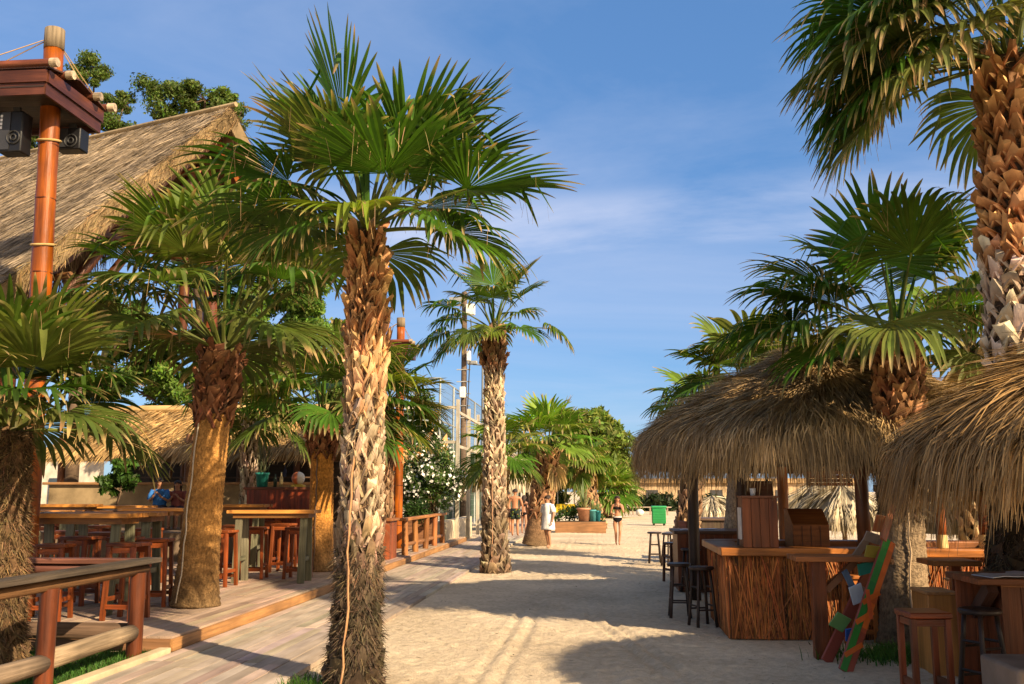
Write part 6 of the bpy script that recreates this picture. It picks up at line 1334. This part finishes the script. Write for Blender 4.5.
# right side
bI = np.array([P(1021, 600, 10.4)[0], 10.4, 0]); tI = P(1008, 62, 10.4)
fI = [dict(az=190, el=12, Lp=1.25, RB=1.4, droop=1.0, tilt=24, dead=.2), dict(az=212, el=0, Lp=1.0, RB=1.3, droop=1.1, tilt=28, dead=.28), dict(az=170, el=-6, Lp=1.15, RB=1.3, droop=1.0, tilt=26), dict(az=230, el=14, Lp=.75, RB=1.2, droop=1.0, tilt=30, dead=.25), dict(az=182, el=30, Lp=1.2, RB=1.45, droop=1.0, tilt=20), dict(az=205, el=22, Lp=1.15, RB=1.45, droop=1.1, tilt=26), dict(az=165, el=40, Lp=1.2, RB=1.4, droop=.8, tilt=22), dict(az=215, el=34, Lp=.9, RB=1.3, droop=1.2, tilt=34, dead=.25), dict(az=190, el=-2, Lp=1.15, RB=1.4, droop=1.2, tilt=36), dict(az=172, el=8, Lp=1.1, RB=1.35, droop=1.2, tilt=36), dict(az=150, el=20, Lp=1.2, RB=1.35, droop=1.0, tilt=30), dict(az=183, el=-12, Lp=1.15, RB=1.35, droop=1.0, tilt=30, dead=.2), dict(az=200, el=10, Lp=1.25, RB=1.45, droop=.9, tilt=30, dead=.25), dict(az=212, el=58, Lp=1.1, RB=1.3, droop=.6), dict(az=280, el=62, Lp=1.0, RB=1.3, droop=.5)]
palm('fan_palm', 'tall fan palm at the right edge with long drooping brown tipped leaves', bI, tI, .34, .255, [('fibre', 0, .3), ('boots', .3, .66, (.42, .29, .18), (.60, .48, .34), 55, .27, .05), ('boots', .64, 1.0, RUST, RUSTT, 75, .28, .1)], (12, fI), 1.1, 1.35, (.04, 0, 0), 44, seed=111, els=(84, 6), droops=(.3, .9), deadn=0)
bJ = G(906, 645); tJ = P(897, 342, bJ[1] + .1)
fJ = [dict(az=235, el=78, Lp=.85, RB=1.15, droop=.12, tilt=10, span=128), dict(az=20, el=80, Lp=.9, RB=1.1, droop=.2, tilt=10, tint=LIME * .9), dict(az=180, el=38, Lp=1.0, RB=1.2, droop=.7, tilt=20), dict(az=190, el=14, Lp=1.05, RB=1.2, droop=.7, tilt=20), dict(az=205, el=2, Lp=.8, RB=1.1, droop=.7, tilt=24), dict(az=170, el=20, Lp=1.15, RB=1.2, droop=.8, tilt=20), dict(az=225, el=12, Lp=.6, RB=.95, droop=.6, tilt=24, tint=LIME * .9), dict(az=0, el=45, Lp=.9, RB=1.15, droop=.5), dict(az=345, el=20, Lp=.9, RB=1.1, droop=.9), dict(az=160, el=52, Lp=1.0, RB=1.15, droop=.5)]
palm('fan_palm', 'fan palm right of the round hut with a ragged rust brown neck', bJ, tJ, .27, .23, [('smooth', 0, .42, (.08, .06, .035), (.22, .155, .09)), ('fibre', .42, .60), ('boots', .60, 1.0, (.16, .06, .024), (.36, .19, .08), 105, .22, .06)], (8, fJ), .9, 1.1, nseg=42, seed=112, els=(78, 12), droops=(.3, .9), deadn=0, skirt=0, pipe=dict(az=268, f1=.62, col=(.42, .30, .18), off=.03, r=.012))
bK = np.array([P(729, 530, 19.5)[0], 19.5, 0]); tK = P(745, 392, 19.5)
palm('fan_palm', 'fan palm with a pale trunk inside the round hut, crown spreading over its roof', bK, tK, .22, .2, [('smooth', 0, .75, (.24, .16, .10), (.36, .26, .16)), ('boots', .73, 1.0, RUST, RUSTT, 60, .3, .08)], 18, .75, 1.15, nseg=28, seed=113, els=(80, -20), deadn=3, split=False)
bK2 = np.array([P(683, 530, 25)[0], 25, 0]); tK2 = P(700, 408, 25)
palm('fan_palm', 'fan palm with shaggy brown trunk showing left below the round hut roof', bK2, tK2, .26, .22, [('boots', 0, 1.0, (.2, .11, .06), (.34, .22, .13), 45, .3, .06)], 16, .55, 1.0, nseg=26, seed=114, els=(75, -25), deadn=3, split=False)
bR = np.array([P(958, 500, 17.2)[0] + .25, 17.2, 0]); tR = bR + [0.1, 0, 4.2]
palm('fan_palm', 'fan palm with a straw coloured shaggy trunk seen between the bamboo bar posts', bR, tR, .24, .2, [('boots', 0, 1.0, (.3, .17, .08), (.48, .33, .18), 50, .3, .06)], 20, .8, 1.1, nseg=24, seed=115, els=(70, -25), deadn=4, split=False)
bM = np.array([P(384, 520, 23.5)[0], 23.5, DZ]); tM = P(384, 408, 23.5)
palm('fan_palm', 'bright fan palm directly behind the big shaggy palm, fronds reaching right past its trunk', bM, tM, .2, .17, [('boots', 0, 1.0, (.2, .10, .05), (.36, .22, .12), 50, .28, .06)], (10, [dict(az=0, el=40, droop=.3, tint=LIME), dict(az=350, el=15, droop=.3, tint=LIME * .8), dict(az=10, el=-2, droop=.4, tint=LIME * .8), dict(az=340, el=-18, droop=.5), dict(az=30, el=62, droop=.3)]), .75, 1.15, nseg=32, seed=117, els=(80, -5), droops=(.2, .7), deadn=0)
# unseen palm added out of the frame to cast shade bands on the path
for i, (x, y, h) in enumerate(((8.4, -2.4, 6.2),)):
    palm('fan_palm', 'unseen fan palm added out of frame to shade the path', (x, y, 0), (x + .1, y, h), .24, .18, [('boots', 0, 1.0, PALE, PALET, 25, .3, .05)], 22, .9, 1.3, nseg=18, seed=120 + i, split=False, detail=.1)
def litter():
    mb = MB(); n = 900; rg = np.random.default_rng(55); x = rg.uniform(-2.7, 5.5, n); y = 6 + rg.random(n) ** 1.6 * 26; p = np.stack([x, y, np.full(n, .012)], 1); a = rg.uniform(0, 6.28, n); L_ = rg.uniform(.012, .05, n)
    d = np.stack([np.cos(a), np.sin(a), rg.normal(0, .15, n)], 1) * L_[:, None]; C = np.stack([p - d, p, p + d], 1); S = np.stack([-np.sin(a), np.cos(a), 0 * a], 1)
    mb.strips(C, S, np.tile([.3, 1, .3], (n, 1)) * (L_ * .22)[:, None], jit((.16, .10, .05), n, .4)); tag(mb.build('leaf_litter', M['bark'], base=(1, 12, 0)), 'dry leaf scraps and twigs scattered over the sandy path', 'litter', None, 'stuff')
litter()
paper(52, 12.6, DZ + 1.3, 'pale folded menu on the nearest high table beside the pole', .28, .2, (.52, .50, .46), .2); paper(112, 14.1, DZ + 1.3, 'pale menu card on the orange topped high table', .26, .18, (.50, .48, .44), -.3)
